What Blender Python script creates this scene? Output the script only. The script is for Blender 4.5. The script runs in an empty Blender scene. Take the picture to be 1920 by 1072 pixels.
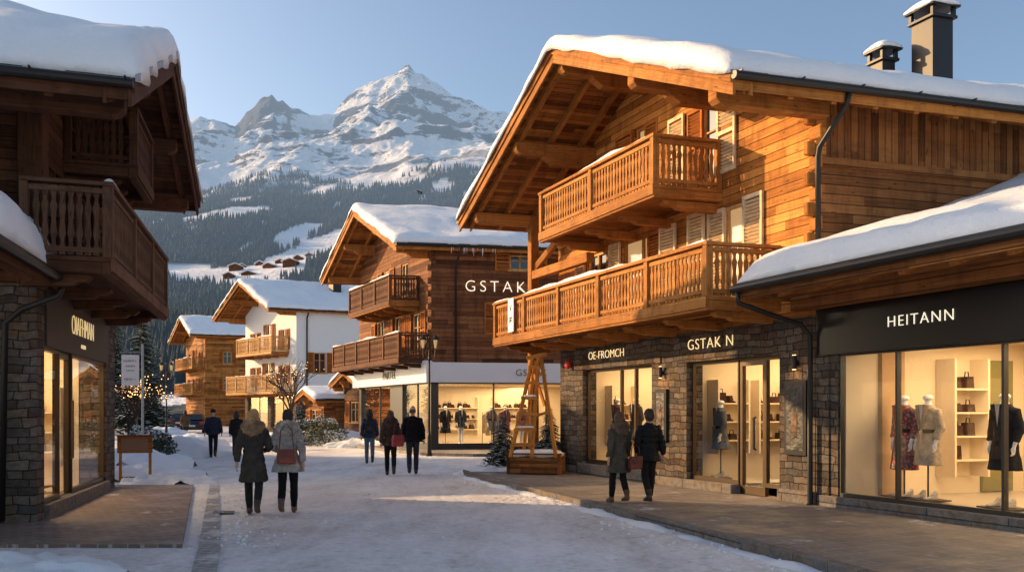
import bpy, bmesh, math, random
import numpy as np
from mathutils import Vector, Matrix, noise
random.seed(7)
scene=bpy.context.scene
col=scene.collection
rnd=random.random
def ru(a,b): return a+(b-a)*random.random()

# ---------------------------------------------------------------- materials
def newmat(name):
    m=bpy.data.materials.new(name); m.use_nodes=True
    nt=m.node_tree; b=nt.nodes['Principled BSDF']
    return m,nt,b
class N:
    def __init__(s,nt): s.nt=nt
    def n(s,t,**k):
        x=s.nt.nodes.new(t)
        for a,b in k.items(): setattr(x,a,b)
        return x
    def l(s,a,b): s.nt.links.new(a,b)
    def sock(s,x,v):
        if isinstance(v,(int,float,tuple,list)): x.default_value=v
        else: s.l(v,x)
    def math(s,op,a,b=0.0,c=None):
        x=s.n('ShaderNodeMath',operation=op); s.sock(x.inputs[0],a); s.sock(x.inputs[1],b)
        if c is not None: s.sock(x.inputs[2],c)
        return x.outputs[0]
    def noise(s,vec,scale=1,detail=4,rough=.55):
        x=s.n('ShaderNodeTexNoise'); x.inputs['Scale'].default_value=scale; x.inputs['Detail'].default_value=detail; x.inputs['Roughness'].default_value=rough
        if vec is not None: s.l(vec,x.inputs['Vector'])
        return x.outputs['Fac']
    def ramp(s,fac,stops):
        x=s.n('ShaderNodeValToRGB'); e=x.color_ramp.elements
        while len(e)<len(stops): e.new(.5)
        for i,(p,c) in enumerate(stops):
            e[i].position=p; e[i].color=(*c,1) if len(c)==3 else c
        s.l(fac,x.inputs['Fac']); return x.outputs['Color']
    def mix(s,f,a,b,mode='MIX'):
        x=s.n('ShaderNodeMix',data_type='RGBA',blend_type=mode)
        s.sock(x.inputs['Factor'],f)
        s.sock(x.inputs[6],(*a,1) if isinstance(a,tuple) and len(a)==3 else a)
        s.sock(x.inputs[7],(*b,1) if isinstance(b,tuple) and len(b)==3 else b)
        return x.outputs[2]
    def maprange(s,v,a,b,c=0.,d=1.):
        x=s.n('ShaderNodeMapRange'); s.l(v,x.inputs[0])
        for i,k in enumerate((a,b,c,d)): x.inputs[i+1].default_value=k
        return x.outputs[0]
    def bump(s,h,st=.3,dist=.02):
        x=s.n('ShaderNodeBump'); x.inputs['Strength'].default_value=st; x.inputs['Distance'].default_value=dist
        s.l(h,x.inputs['Height']); return x.outputs['Normal']
    def comb(s,x,y,z=0.0):
        c=s.n('ShaderNodeCombineXYZ'); s.sock(c.inputs[0],x); s.sock(c.inputs[1],y); s.sock(c.inputs[2],z); return c.outputs[0]
def uvsep(q):
    t=q.n('ShaderNodeTexCoord'); sp=q.n('ShaderNodeSeparateXYZ'); q.l(t.outputs['UV'],sp.inputs[0]); return t,sp.outputs[0],sp.outputs[1]

def wood(name,ca,cb,plank=0.0,rough=.78,dark=.27,bmp=.75):
    m,nt,b=newmat(name); q=N(nt); t,U,V=uvsep(q)
    if plank:
        vr=q.math('DIVIDE',V,plank); row=q.math('FLOOR',vr)
        w=q.n('ShaderNodeTexWhiteNoise',noise_dimensions='1D'); q.l(row,w.inputs['W']); rv=w.outputs['Value']
        seg=q.math('FLOOR',q.math('ADD',q.math('DIVIDE',U,3.1),q.math('MULTIPLY',rv,7.3)))
        w2=q.n('ShaderNodeTexWhiteNoise',noise_dimensions='2D'); q.l(q.comb(row,seg),w2.inputs['Vector']); rv2=w2.outputs['Value']
        fr=q.math('FRACT',vr); edge=q.math('MINIMUM',fr,q.math('SUBTRACT',1.0,fr))
        gap=q.maprange(edge,0.0,0.07)
    else:
        rv2=q.noise(q.comb(q.math('MULTIPLY',U,.12),q.math('MULTIPLY',V,.4)),1,1); gap=None
    g=q.noise(q.comb(q.math('ADD',q.math('MULTIPLY',U,1.3),q.math('MULTIPLY',rv2,31.)),q.math('MULTIPLY',V,34.)),1,7,.7)
    big=q.noise(t.outputs['Object'],.9,5,.65)
    kn=q.n('ShaderNodeTexVoronoi'); q.l(q.comb(q.math('MULTIPLY',U,2.6),q.math('MULTIPLY',V,8.)),kn.inputs['Vector']); kn.inputs['Scale'].default_value=1
    k=q.maprange(kn.outputs['Distance'],.05,.16,.0,1.)
    f=q.math('ADD',q.math('MULTIPLY',g,.72),q.math('ADD',q.math('MULTIPLY',rv2,.38),q.math('MULTIPLY',big,.34)))
    c=q.ramp(f,[(.44,tuple(x*dark for x in ca)),(.68,ca),(1.,cb)])
    c=q.mix(1.0,c,q.mix(k,(.38,.3,.25),(1,1,1)),'MULTIPLY')
    st=q.noise(q.comb(q.math('MULTIPLY',U,3.),q.math('MULTIPLY',V,.8)),1,6,.7)
    c=q.mix(q.maprange(st,.48,.74,0.,.78),c,(ca[0]*.30,ca[1]*.33,ca[2]*.5))
    h=q.math('MULTIPLY',g,.35)
    if gap is not None:
        c=q.mix(gap,(ca[0]*.08,ca[1]*.08,ca[2]*.08),c); h=q.math('ADD',h,gap)
    q.l(c,b.inputs['Base Color']); b.inputs['Roughness'].default_value=rough; b.inputs['Specular IOR Level'].default_value=.15
    q.l(q.bump(h,bmp,.012),b.inputs['Normal'])
    return m
M={}
M['wood_h']=wood('orange larch planks',(.46,.172,.036),(.86,.40,.10),.165)
M['wood_side']=wood('larch planks with wall shade in colour',(.23,.088,.028),(.43,.185,.06),.165)  # darker copy of the orange planks, side wall shade put into the colour
M['wood_v']=wood('larch boards with side wall shade in colour',(.21,.080,.026),(.39,.165,.054),.14)  # boards browned and darkened so the colour carries the side wall's shade
M['beam']=wood('larch beams',(.35,.132,.030),(.66,.30,.075))
M['soffit']=wood('roof boarding',(.25,.09,.021),(.46,.20,.048),.13)
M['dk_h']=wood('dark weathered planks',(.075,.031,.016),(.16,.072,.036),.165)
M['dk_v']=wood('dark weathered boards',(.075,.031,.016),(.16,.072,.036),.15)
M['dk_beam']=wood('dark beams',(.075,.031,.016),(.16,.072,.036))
M['grey_beam']=wood('greyed balcony timber',(.115,.056,.031),(.24,.12,.065))
M['bal']=wood('balcony timber',(.36,.142,.035),(.68,.33,.09))
M['pale']=wood('pale timber',(.55,.30,.11),(.78,.49,.2))
M['shut']=wood('pale shutters',(.78,.60,.36),(.9,.76,.5),dark=.8)
M['shut_o']=wood('orange shutters',(.42,.13,.026),(.62,.23,.05))

def stone(name,c1,c2,mort,bw=.46,rh=.19,ds=.07):
    m,nt,b=newmat(name); q=N(nt); t,U,V=uvsep(q)
    nz=q.n('ShaderNodeTexNoise'); nz.inputs['Scale'].default_value=2.2; nz.inputs['Detail'].default_value=2; q.l(t.outputs['UV'],nz.inputs['Vector'])
    sc=q.n('ShaderNodeVectorMath',operation='SCALE'); q.l(nz.outputs['Color'],sc.inputs[0]); sc.inputs['Scale'].default_value=ds*2.5
    ad=q.n('ShaderNodeVectorMath',operation='ADD'); q.l(t.outputs['UV'],ad.inputs[0]); q.l(sc.outputs[0],ad.inputs[1])
    br=q.n('ShaderNodeTexBrick'); q.l(ad.outputs[0],br.inputs['Vector'])
    br.inputs['Scale'].default_value=1; br.inputs['Brick Width'].default_value=bw; br.inputs['Row Height'].default_value=rh
    br.inputs['Mortar Size'].default_value=.009; br.inputs['Mortar Smooth'].default_value=.4
    br.inputs['Color1'].default_value=(*c1,1); br.inputs['Color2'].default_value=(*c2,1); br.inputs['Mortar'].default_value=(*mort,1)
    br.offset=.43; br.squash=.62; br.squash_frequency=3
    n1=q.noise(t.outputs['UV'],9,7,.75); n2=q.noise(t.outputs['UV'],2.3,3)
    c=q.mix(1.,br.outputs['Color'],q.ramp(n1,[(.25,(.35,.33,.32)),(.6,(1,1,1)),(.9,(1.3,1.22,1.12))]),'MULTIPLY')
    c=q.mix(q.maprange(n2,.4,.65),c,q.mix(1.,c,(1.1,.86,.64),'MULTIPLY'))
    q.l(c,b.inputs['Base Color']); b.inputs['Roughness'].default_value=.9; b.inputs['Specular IOR Level'].default_value=.2
    h=q.math('ADD',q.math('MULTIPLY',br.outputs['Fac'],-1.),q.math('MULTIPLY',n1,1.1))
    q.l(q.bump(h,1.,.035),b.inputs['Normal']); return m
M['stone']=stone('ashlar stone',(.20,.17,.145),(.075,.064,.056),(.035,.031,.028),.34,.13,.06)
M['granite']=stone('granite kerb',(.24,.23,.22),(.19,.18,.175),(.08,.08,.08),1.2,.3,.0)

def snowmat(name,c=(.86,.88,.92),sc=6,st=.35):
    m,nt,b=newmat(name); q=N(nt); t=q.n('ShaderNodeTexCoord')
    n1=q.noise(t.outputs['Object'],sc,8,.72); n2=q.noise(t.outputs['Object'],1.4,4)
    q.l(q.mix(n2,tuple(x*.93 for x in c),c),b.inputs['Base Color']); b.inputs['Roughness'].default_value=.7
    q.l(q.bump(q.math('ADD',n1,q.math('MULTIPLY',n2,1.1)),st,.06),b.inputs['Normal']); return m
M['snow']=snowmat('roof snow',(.86,.87,.89),6,.65)
def plain(name,c,rough=.6,metal=0.,bs=None,var=.15,spec=None):
    m,nt,b=newmat(name); q=N(nt); t=q.n('ShaderNodeTexCoord')
    n1=q.noise(t.outputs['Object'],bs or 7,5,.6)
    q.l(q.mix(n1,tuple(x*(1-var) for x in c),tuple(min(1,x*(1+var)) for x in c)),b.inputs['Base Color'])
    b.inputs['Roughness'].default_value=rough; b.inputs['Metallic'].default_value=metal
    if bs: q.l(q.bump(n1,.35,.01),b.inputs['Normal'])
    return m
M['metal']=plain('dark gutter metal',(.03,.027,.025),.42,.6)
M['zinc']=plain('zinc flashing',(.3,.32,.34),.45,.8)
M['black']=plain('black fascia',(.008,.008,.009),.3)
M['bronze']=plain('bronze frame',(.075,.05,.03),.35,.6)
M['darkframe']=plain('dark window frame',(.03,.027,.025),.4)
M['plaster']=plain('white render',(.74,.73,.71),.9,0,3,.05)
M['cream']=plain('cream shop wall',(.74,.60,.41),.8,0,None,.04)
M['floorshop']=plain('shop floor',(.46,.38,.28),.35,0,None,.06)
M['whitef']=plain('white fascia',(.74,.75,.76),.5,0,None,.03)
M['fabric_skin']=plain('skin',(.50,.29,.21),.6,0,None,.05)
M['mannequin']=plain('white mannequin',(.75,.73,.7),.35,0,None,.03)
def fabric(name,c,var=.35,sc=60,rough=.95,quilt=False):
    m,nt,b=newmat(name); q=N(nt); t=q.n('ShaderNodeTexCoord')
    n1=q.noise(t.outputs['Object'],sc,4,.7); n2=q.noise(t.outputs['Object'],7,4)
    q.l(q.mix(q.maprange(q.math('ADD',n1,n2),.75,1.25),tuple(x*(1-var) for x in c),tuple(min(1,x*(1+var)) for x in c)),b.inputs['Base Color'])
    b.inputs['Roughness'].default_value=rough; b.inputs['Specular IOR Level'].default_value=.12 if rough>.8 else .5
    h=q.math('ADD',n1,q.math('MULTIPLY',n2,1.5))
    if quilt:
        sp=q.n('ShaderNodeSeparateXYZ'); q.l(t.outputs['Object'],sp.inputs[0])
        w=q.math('ABSOLUTE',q.math('SINE',q.math('MULTIPLY',q.math('ADD',sp.outputs[2],q.math('MULTIPLY',n2,.03)),30.)))
        h=q.math('ADD',q.math('MULTIPLY',w,1.0),n2); b.inputs['Roughness'].default_value=.65; b.inputs['Specular IOR Level'].default_value=.2
        q.l(q.bump(h,.45,.025),b.inputs['Normal'])
    else: q.l(q.bump(h,.7,.018),b.inputs['Normal'])
    return m
def emis(name,c,s):
    m,nt,b=newmat(name); b.inputs['Base Color'].default_value=(*c,1); b.inputs['Emission Color'].default_value=(*c,1); b.inputs['Emission Strength'].default_value=s; return m
M['sign_w']=emis('lit white lettering',(1,.88,.66),.9)
M['sign_g']=emis('lit gold lettering',(1,.72,.36),.9)
M['sign_y']=emis('lit warm lettering',(.95,.70,.34),.6)
M['lamp']=emis('lamp glow',(1,.62,.28),4.)
M['fairy']=emis('fairy light glow',(1,.55,.2),3.)
M['spot']=emis('ceiling spot',(1,.85,.62),12.)
M['red']=plain('red enamel',(.55,.03,.02),.4)
def glassmat():
    m=bpy.data.materials.new('shop glass'); m.use_nodes=True; nt=m.node_tree; nt.nodes.clear(); q=N(nt)
    o=q.n('ShaderNodeOutputMaterial'); tr=q.n('ShaderNodeBsdfTransparent'); gl=q.n('ShaderNodeBsdfGlossy'); gl.inputs['Roughness'].default_value=.01
    tr.inputs[0].default_value=(.97,.98,.98,1)
    fr=q.n('ShaderNodeLayerWeight'); fr.inputs[0].default_value=.5
    f=q.math('ADD',q.math('MULTIPLY',q.math('POWER',fr.outputs['Facing'],4.5),.45),.035)
    mx=q.n('ShaderNodeMixShader'); q.l(f,mx.inputs[0]); q.l(tr.outputs[0],mx.inputs[1]); q.l(gl.outputs[0],mx.inputs[2]); q.l(mx.outputs[0],o.inputs[0]); return m
M['glass']=glassmat()
def winglass(name,c,e=0):
    m,nt,b=newmat(name); b.inputs['Base Color'].default_value=(*c,1); b.inputs['Roughness'].default_value=.06; b.inputs['Specular IOR Level'].default_value=.8
    if e: b.inputs['Emission Color'].default_value=(1,.62,.28,1); b.inputs['Emission Strength'].default_value=e
    return m
M['win']=winglass('dark window pane',(.02,.025,.03))
M['winlit']=winglass('lit window pane',(.4,.25,.12),.4)

# ---------------------------------------------------------------- mesh builder
class Fr:
    def __init__(s,O,d,n):
        s.O=Vector((O[0],O[1],O[2] if len(O)>2 else 0)); s.d=Vector((d[0],d[1],0)).normalized(); s.n=Vector((n[0],n[1],0)).normalized()
    def p(s,u,v,z): return s.d*u+s.n*v+Vector((0,0,z))
    def side(s): return Fr(s.O,-s.n,-s.d)
WF=Fr((0,0,0),(1,0),(0,1))
def at(x,y,z=0,a=0):
    a=math.radians(a); return Fr((x,y,z),(math.cos(a),math.sin(a)),(-math.sin(a),math.cos(a)))
class MB:
    def __init__(s,fr=WF): s.f=fr; s.V=[]; s.F=[]; s.UV=[]
    def uvof(s,P,g,off):
        P=[Vector(p) for p in P]; n=Vector((0,0,0))
        for i in range(len(P)): n+= (P[i]-P[0]).cross(P[(i+1)%len(P)]-P[0])
        if n.length<1e-12: return [(0,0)]*len(P)
        n.normalize()
        if g in('h','v'):
            if abs(n.z)>.9: e=Vector((1,0,0))
            else: e=Vector((0,0,1)).cross(n).normalized()
            if abs(e.x)>abs(e.y): e=e*(1 if e.x>0 else -1)
            else: e=e*(1 if e.y>0 else -1)
            f=Vector((0,0,1)) if abs(n.z)<=.9 else Vector((0,1,0))
            if g=='v': e,f=f,e
            off=(0,0)
        else:
            best=None;bl=-1
            for i in range(len(P)):
                ed=P[(i+1)%len(P)]-P[i]
                if ed.length>bl: bl=ed.length; best=ed
            e=best.normalized(); f=n.cross(e)
        return [(p.dot(e)+off[0],p.dot(f)+off[1]) for p in P]
    def solid(s,P,F,g=None):
        b=len(s.V); s.V+=[tuple(p) for p in P]; off=(ru(0,60),ru(0,60))
        for f in F:
            s.F.append([b+i for i in f]); s.UV.append(s.uvof([P[i] for i in f],g,off))
    def box(s,u0,u1,v0,v1,z0,z1,g=None):
        P=[(u,v,z) for z in(z0,z1) for v in(v0,v1) for u in(u0,u1)]
        s.solid(P,[(0,2,3,1),(4,5,7,6),(0,1,5,4),(2,6,7,3),(0,4,6,2),(1,3,7,5)],g)
    def prism(s,pts,v0,v1,g=None,ax='uz'):
        n=len(pts)
        if ax=='uz': P=[(a,v0,b) for a,b in pts]+[(a,v1,b) for a,b in pts]
        elif ax=='vz': P=[(v0,a,b) for a,b in pts]+[(v1,a,b) for a,b in pts]
        else: P=[(a,b,v0) for a,b in pts]+[(a,b,v1) for a,b in pts]
        F=[tuple(range(n)),tuple(range(2*n-1,n-1,-1))]+[(i,(i+1)%n,n+(i+1)%n,n+i) for i in range(n)]
        s.solid(P,F,g)
    def beam(s,p,q,w,h):
        p=Vector(p);q=Vector(q);a=(q-p).normalized(); up=Vector((0,0,1))
        if abs(a.z)>.95: up=Vector((0,1,0))
        sd=a.cross(up).normalized(); up=sd.cross(a)
        P=[x+sd*i*w/2+up*j*h/2 for x in(p,q) for j in(-1,1) for i in(-1,1)]
        s.solid(P,[(0,2,3,1),(4,5,7,6),(0,1,5,4),(2,6,7,3),(0,4,6,2),(1,3,7,5)])
    def tube(s,path,r,n=8,ry=None):
        path=[Vector(p) for p in path]; m=len(path)
        if not isinstance(r,(list,tuple)): r=[r]*m
        if ry is None: ry=r
        elif not isinstance(ry,(list,tuple)): ry=[ry]*m
        P=[];ref=None
        for i,c in enumerate(path):
            t=(path[min(i+1,m-1)]-path[max(i-1,0)]).normalized()
            if ref is None:
                ref=Vector((1,0,0)) if abs(t.x)<.8 else Vector((0,1,0))
            e=(ref-t*ref.dot(t)).normalized(); f=t.cross(e); ref=e
            for k in range(n):
                a=2*math.pi*k/n; P.append(c+e*math.cos(a)*r[i]+f*math.sin(a)*ry[i])
        F=[]
        for i in range(m-1):
            for k in range(n): F.append((i*n+k,i*n+(k+1)%n,(i+1)*n+(k+1)%n,(i+1)*n+k))
        F.append(tuple(range(n-1,-1,-1))); F.append(tuple((m-1)*n+k for k in range(n)))
        s.solid(P,F)
    def lathe(s,c,prof,n=12,sy=1.):
        P=[];m=len(prof)
        for r,z in prof:
            for k in range(n):
                a=2*math.pi*k/n; P.append((c[0]+math.cos(a)*max(r,.0005),c[1]+math.sin(a)*max(r,.0005)*sy,c[2]+z))
        F=[(i*n+k,i*n+(k+1)%n,(i+1)*n+(k+1)%n,(i+1)*n+k) for i in range(m-1) for k in range(n)]
        F.append(tuple(range(n-1,-1,-1))); F.append(tuple((m-1)*n+k for k in range(n)))
        s.solid(P,F)
    def ell(s,c,rx,ry,rz,n=12,m=8):
        P=[];F=[]
        for i in range(m+1):
            a=math.pi*i/m
            for k in range(n):
                b=2*math.pi*k/n; q=max(math.sin(a),.02)
                P.append((c[0]+rx*q*math.cos(b),c[1]+ry*q*math.sin(b),c[2]-rz*math.cos(a)))
        for i in range(m):
            for k in range(n): F.append((i*n+k,i*n+(k+1)%n,(i+1)*n+(k+1)%n,(i+1)*n+k))
        F.append(tuple(range(n-1,-1,-1))); F.append(tuple(m*n+k for k in range(n)))
        s.solid(P,F)
    def loft(s,rings,n=16,fold=0,nf=7,ph=0.):   # (cx,cy,z,rx,ry)
        P=[]; m=len(rings); z0=min(r[2] for r in rings); z1=max(r[2] for r in rings)
        for cx,cy,z,rx,ry in rings:
            k_=max(0,1-(z-z0)/max(.01,(z1-z0)*.62))
            for k in range(n):
                a=2*math.pi*k/n; w=1+fold*k_*math.sin(a*nf+ph+.8*math.sin(a*2+ph)); P.append((cx+math.cos(a)*rx*w,cy+math.sin(a)*ry*w,z))
        F=[(i*n+k,i*n+(k+1)%n,(i+1)*n+(k+1)%n,(i+1)*n+k) for i in range(m-1) for k in range(n)]
        F.append(tuple(range(n-1,-1,-1))); F.append(tuple((m-1)*n+k for k in range(n)))
        s.solid(P,F)
    def tri(s,P):
        b=len(s.V); s.V+=[tuple(p) for p in P]; s.F.append(list(range(b,b+len(P)))); s.UV.append([(p[0],p[1]) for p in P])
    def build(s,name,mat,parent=None,smooth=False,bevel=0,recalc=True,scale=1.):
        me=bpy.data.meshes.new(name)
        d,n=s.f.d,s.f.n
        A=np.array(s.V,dtype=float)*scale
        B=np.outer(A[:,0],np.array(d))+np.outer(A[:,1],np.array(n)); B[:,2]+=A[:,2]
        me.from_pydata(B.tolist(),[],s.F)
        uv=me.uv_layers.new(name='UVMap'); flat=[c for f in s.UV for p in f for c in p]
        if len(flat)==len(uv.data)*2: uv.data.foreach_set('uv',flat)
        if recalc:
            bm=bmesh.new(); bm.from_mesh(me); bmesh.ops.recalc_face_normals(bm,faces=bm.faces); bm.to_mesh(me); bm.free()
        if smooth:
            me.polygons.foreach_set('use_smooth',[True]*len(me.polygons))
        me.materials.append(M[mat] if isinstance(mat,str) else mat)
        o=bpy.data.objects.new(name,me); col.objects.link(o)
        if parent is not None: o.parent=parent
        else: o.location=s.f.O
        if bevel:
            bv=o.modifiers.new('bevel','BEVEL'); bv.width=bevel; bv.segments=1; bv.limit_method='ANGLE'
        return o
def boxes(fr,name,mat,parent,L,bevel=0,g=None):
    for b in L:
        m=MB(fr); m.box(*b,g); m.build(name,mat,parent,bevel=bevel)
def tag(o,label,cat,group=None):
    o['label']=label; o['category']=cat
    if group: o['group']=group
    return o
def root(name,label,cat,fr,group=None):
    e=bpy.data.objects.new(name,None); e.empty_display_size=.3; e.location=fr.O; col.objects.link(e); return tag(e,label,cat,group)
TEXTS=[]
def text(s,fr,parent,u,v,z,xd,size,mat,ext=.006,spacing=1.,name='sign_lettering',sx=1.,off=0.):
    cu=bpy.data.curves.new(name,'FONT'); cu.body=s; cu.size=size; cu.extrude=ext; cu.align_x='CENTER'; cu.align_y='CENTER'; cu.space_character=spacing; cu.offset=off
    o=bpy.data.objects.new(name,cu); col.objects.link(o)
    X=Vector(xd).normalized(); Y=Vector((0,0,1)); Z=X.cross(Y)
    mt=Matrix(((X.x*sx,Y.x,Z.x),(X.y*sx,Y.y,Z.y),(X.z*sx,Y.z,Z.z))).to_4x4(); mt.translation=fr.p(u,v,z)
    cu.materials.append(M[mat] if isinstance(mat,str) else mat)
    if parent: o.parent=parent
    o.matrix_local=mt; TEXTS.append(o); return o
def area(fr,parent,u,v,z,sx,sy,power,c=(1,.72,.40)):
    L=bpy.data.lights.new('ceiling_light','AREA'); L.shape='RECTANGLE'; L.size=sx; L.size_y=sy; L.energy=power; L.color=c
    o=bpy.data.objects.new('ceiling_light',L); col.objects.link(o); o.parent=parent; o.location=fr.p(u,v,z)
    o.rotation_euler=(0,0,math.atan2(fr.d.y,fr.d.x)); return o
def snow_sheet(fr,parent,A,B,zf,t,name='snow',mat='snow',r=.35,amp=.12,step=.3,seed=0,edge=.07,droop=.05,mul=1.):
    def samp(a,b):
        L=b-a; e=[0,.015,.06,.14,.26]; k=max(2,int((L-.52)/step)); s=[a+x for x in e]+[a+.26+(L-.52)*i/k for i in range(1,k)]+[b-x for x in reversed(e)]
        if L<.56: s=[a+L*x for x in(0,.04,.12,.3,.5,.7,.88,.96,1)]
        return s
    us=samp(*A); vs=samp(*B); mb=MB(fr); nu=len(us); nv=len(vs); top=[];bot=[]
    pf=lambda e: math.sqrt(max(0,1-(1-min(e/r,1))**2))
    for u in us:
        for v in vs:
            e=min(min(u-A[0],A[1]-u),99); f=min(v-B[0],B[1]-v)
            nz=noise.noise(Vector((u*.55+seed,v*.55,seed*1.7))); n2=noise.noise(Vector((u*1.9+seed,v*1.9,3.3)))
            hgt=t*pf(e)*pf(f)*(1+amp*1.6*nz+amp*.7*n2)
            uu=u;vv=v; w=edge*(1+1.5*n2)*pf(.02+.0)*1.5
            if e<.1: uu+= -w*(1-e/.1) if u-A[0]<A[1]-u else w*(1-e/.1)
            if f<.1: vv+= -w*(1-f/.1) if v-B[0]<B[1]-v else w*(1-f/.1)
            dr=droop*(1 if min(e,f)<.01 else 0)*(1+n2*2)
            z=zf(u,v)+.01
            top.append((uu,vv,z+hgt-dr)); bot.append((u,v,z-.004))
    P=top+bot; F=[]; n=len(top)
    for i in range(nu-1):
        for j in range(nv-1):
            a=i*nv+j; F.append((a,a+nv,a+nv+1,a+1))
    ring=[i*nv for i in range(nu)]+[(nu-1)*nv+j for j in range(1,nv)]+[i*nv+nv-1 for i in range(nu-2,-1,-1)]+[j for j in range(nv-2,0,-1)]
    for i in range(len(ring)):
        a=ring[i];b=ring[(i+1)%len(ring)]; F.append((a,b,n+b,n+a))
    b0=len(mb.V); mb.V+=P
    for f in F: mb.F.append([b0+i for i in f]); mb.UV.append([(P[i][0],P[i][1]) for i in f])
    return mb.build(name,mat,parent,smooth=True)

# ---------------------------------------------------------------- building parts
def wall(mb,a0,a1,zb,topf,ops=(),th=.2,g='h',v1=0.,brk=()):
    xs=sorted(set([a0,a1]+[x for o in ops for x in o[:2] if a0<x<a1]+[b for b in brk if a0<b<a1]))
    for a,b in zip(xs,xs[1:]):
        m=(a+b)/2; segs=sorted([(o[2],o[3]) for o in ops if o[0]<m<o[1]]); z=zb
        for s0,s1 in segs:
            if s0>z+.01: mb.box(a,b,v1-th,v1,z,s0,g)
            z=s1
        za,zb2=topf(a),topf(b)
        mb.prism([(a,z),(b,z),(b,zb2),(a,za)],v1-th,v1,g)
def window(fr,par,u0,u1,z0,z1,v=-.1,frame='pale',pane='win',mull=1,sill=True,label=None):
    mb=MB(fr); t=.07
    mb.box(u0,u0+t,v-.03,v+.05,z0,z1); mb.box(u1-t,u1,v-.03,v+.05,z0,z1); mb.box(u0+t,u1-t,v-.03,v+.05,z1-t,z1); mb.box(u0+t,u1-t,v-.03,v+.05,z0,z0+t)
    for i in range(mull):
        c=u0+(u1-u0)*(i+1)/(mull+1); mb.box(c-.035,c+.035,v-.025,v+.045,z0+t,z1-t)
    zz=z0+(z1-z0)*.62; mb.box(u0+t,u1-t,v-.02,v+.03,zz-.018,zz+.018)
    w=mb.build('window',frame,par)
    g=MB(fr); g.box(u0+.03,u1-.03,v-.02,v-.005,z0+.03,z1-.03); g.build('pane',pane,w)
    if sill:
        s=MB(fr); s.box(u0-.1,u1+.1,-.1,.07,z0-.07,z0-.005); s.build('sill',frame,w)
def shutter(fr,par,u0,u1,z0,z1,v=.02,mat='shut',ang=0):
    mb=MB(fr); t=.055
    mb.box(u0,u0+t,v,v+.045,z0,z1); mb.box(u1-t,u1,v,v+.045,z0,z1)
    zm=(z0+z1)/2
    for a,b in((z0,z0+.08),(z1-.08,z1),(zm-.04,zm+.04)): mb.box(u0+t,u1-t,v,v+.045,a,b)
    z=z0+.1
    while z<z1-.1:
        if abs(z-zm)>.08:
            P=[(v+.002,z),(v+.008,z-.004),(v+.042,z+.03),(v+.036,z+.038)]
            mb.prism(P,u0+t,u1-t,None,'vz')
        z+=.07
    mb.build('shutter',mat,par)
    k=MB(fr); k.box(u0+t,u1-t,v-.002,v+.001,z0+.08,z1-.08); k.build('shutter_back','bal' if mat=='shut' else 'dk_beam',par)
def baluster(mb,c,ax,v,z0,z1,w=.046,th=.024):
    H=z1-z0; prof=[(0,.95),(.1,.95),(.16,.5),(.22,.5),(.3,1.02),(.42,.7),(.5,.55),(.58,.7),(.7,1.02),(.78,.5),(.84,.5),(.9,.95),(1,.95)]
    pts=[(c-w*k,z0+H*t) for t,k in prof]+[(c+w*k,z0+H*t) for t,k in reversed(prof)]
    mb.prism(pts,v-th/2,v+th/2,None,ax)
def balcony(fr,par,u0,u1,dep,zf,zt,mat='bal',beam='beam',v0=.0,sp=.11,ends=(1,1),brk=1.5,snow=True):
    mb=MB(fr)
    mb.box(u0,u1,v0,dep,zf-.07,zf,'h')
    mb.box(u0,u1,dep-.14,dep-.01,zf-.25,zf-.072)
    mb.box(u0+.01,u0+.13,v0,dep-.14,zf-.23,zf-.072); mb.box(u1-.13,u1-.01,v0,dep-.14,zf-.23,zf-.072)
    b=mb.build('balcony',beam,par,bevel=.008)
    n=max(2,round((u1-u0)/brk))
    for i in range(n+1):
        mb=MB(fr)
        c=u0+.25+(u1-u0-.5)*i/n
        mb.prism([(v0,zf-.24),(dep-.3,zf-.24),(dep-.3,zf-.28),(dep-.38,zf-.34),(dep*.6,zf-.345),(dep*.55,zf-.4),(v0,zf-.43)],c-.08,c+.08,None,'vz')
        mb.build('bracket',beam,b,bevel=.008)
    r=MB(fr); vr=dep-.06
    r.box(u0-.02,u1+.02,dep-.13,dep+.02,zt-.06,zt); r.box(u0,u1,dep-.09,dep-.03,zf+.06,zf+.13); r.box(u0,u1,dep-.09,dep-.03,zt-.17,zt-.1)
    r.box(u0+.001,u1-.001,dep-.012,dep+.02,zf-.2,zf-.01)
    k=max(1,round((u1-u0)/1.9))
    for i in range(k+1):
        c=u0+.06+(u1-u0-.12)*i/k; r.box(c-.055,c+.055,dep-.125,dep+.005,zf,zt-.06)
    c=u0+.2
    while c<u1-.15: baluster(r,c,'uz',vr,zf+.02,zt-.08); c+=sp
    for en,ue in zip(ends,(u0,u1)):
        if not en: continue
        uc=ue+.06 if ue==u0 else ue-.06
        r.box(uc-.07,uc+.07,v0+.02,dep-.13,zt-.058,zt-.002); r.box(uc-.03,uc+.03,v0+.02,dep-.13,zf+.06,zf+.13); r.box(uc-.03,uc+.03,v0+.02,dep-.13,zt-.17,zt-.1)
        r.box(uc-.055,uc+.055,v0+.02,v0+.12,zf,zt-.06)
        c=v0+.22
        while c<dep-.2: baluster(r,c,'vz',uc,zf+.02,zt-.08); c+=sp
    r.build('railing',mat,b)
    if snow: snow_sheet(fr,b,(u0+.05,u1-.05),(dep-.12,dep+.01),lambda u,v:zt-.006,.03,name='snow_strip',r=.06,step=.2,edge=.0,amp=2.2,droop=0,seed=u0)
    return b
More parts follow.
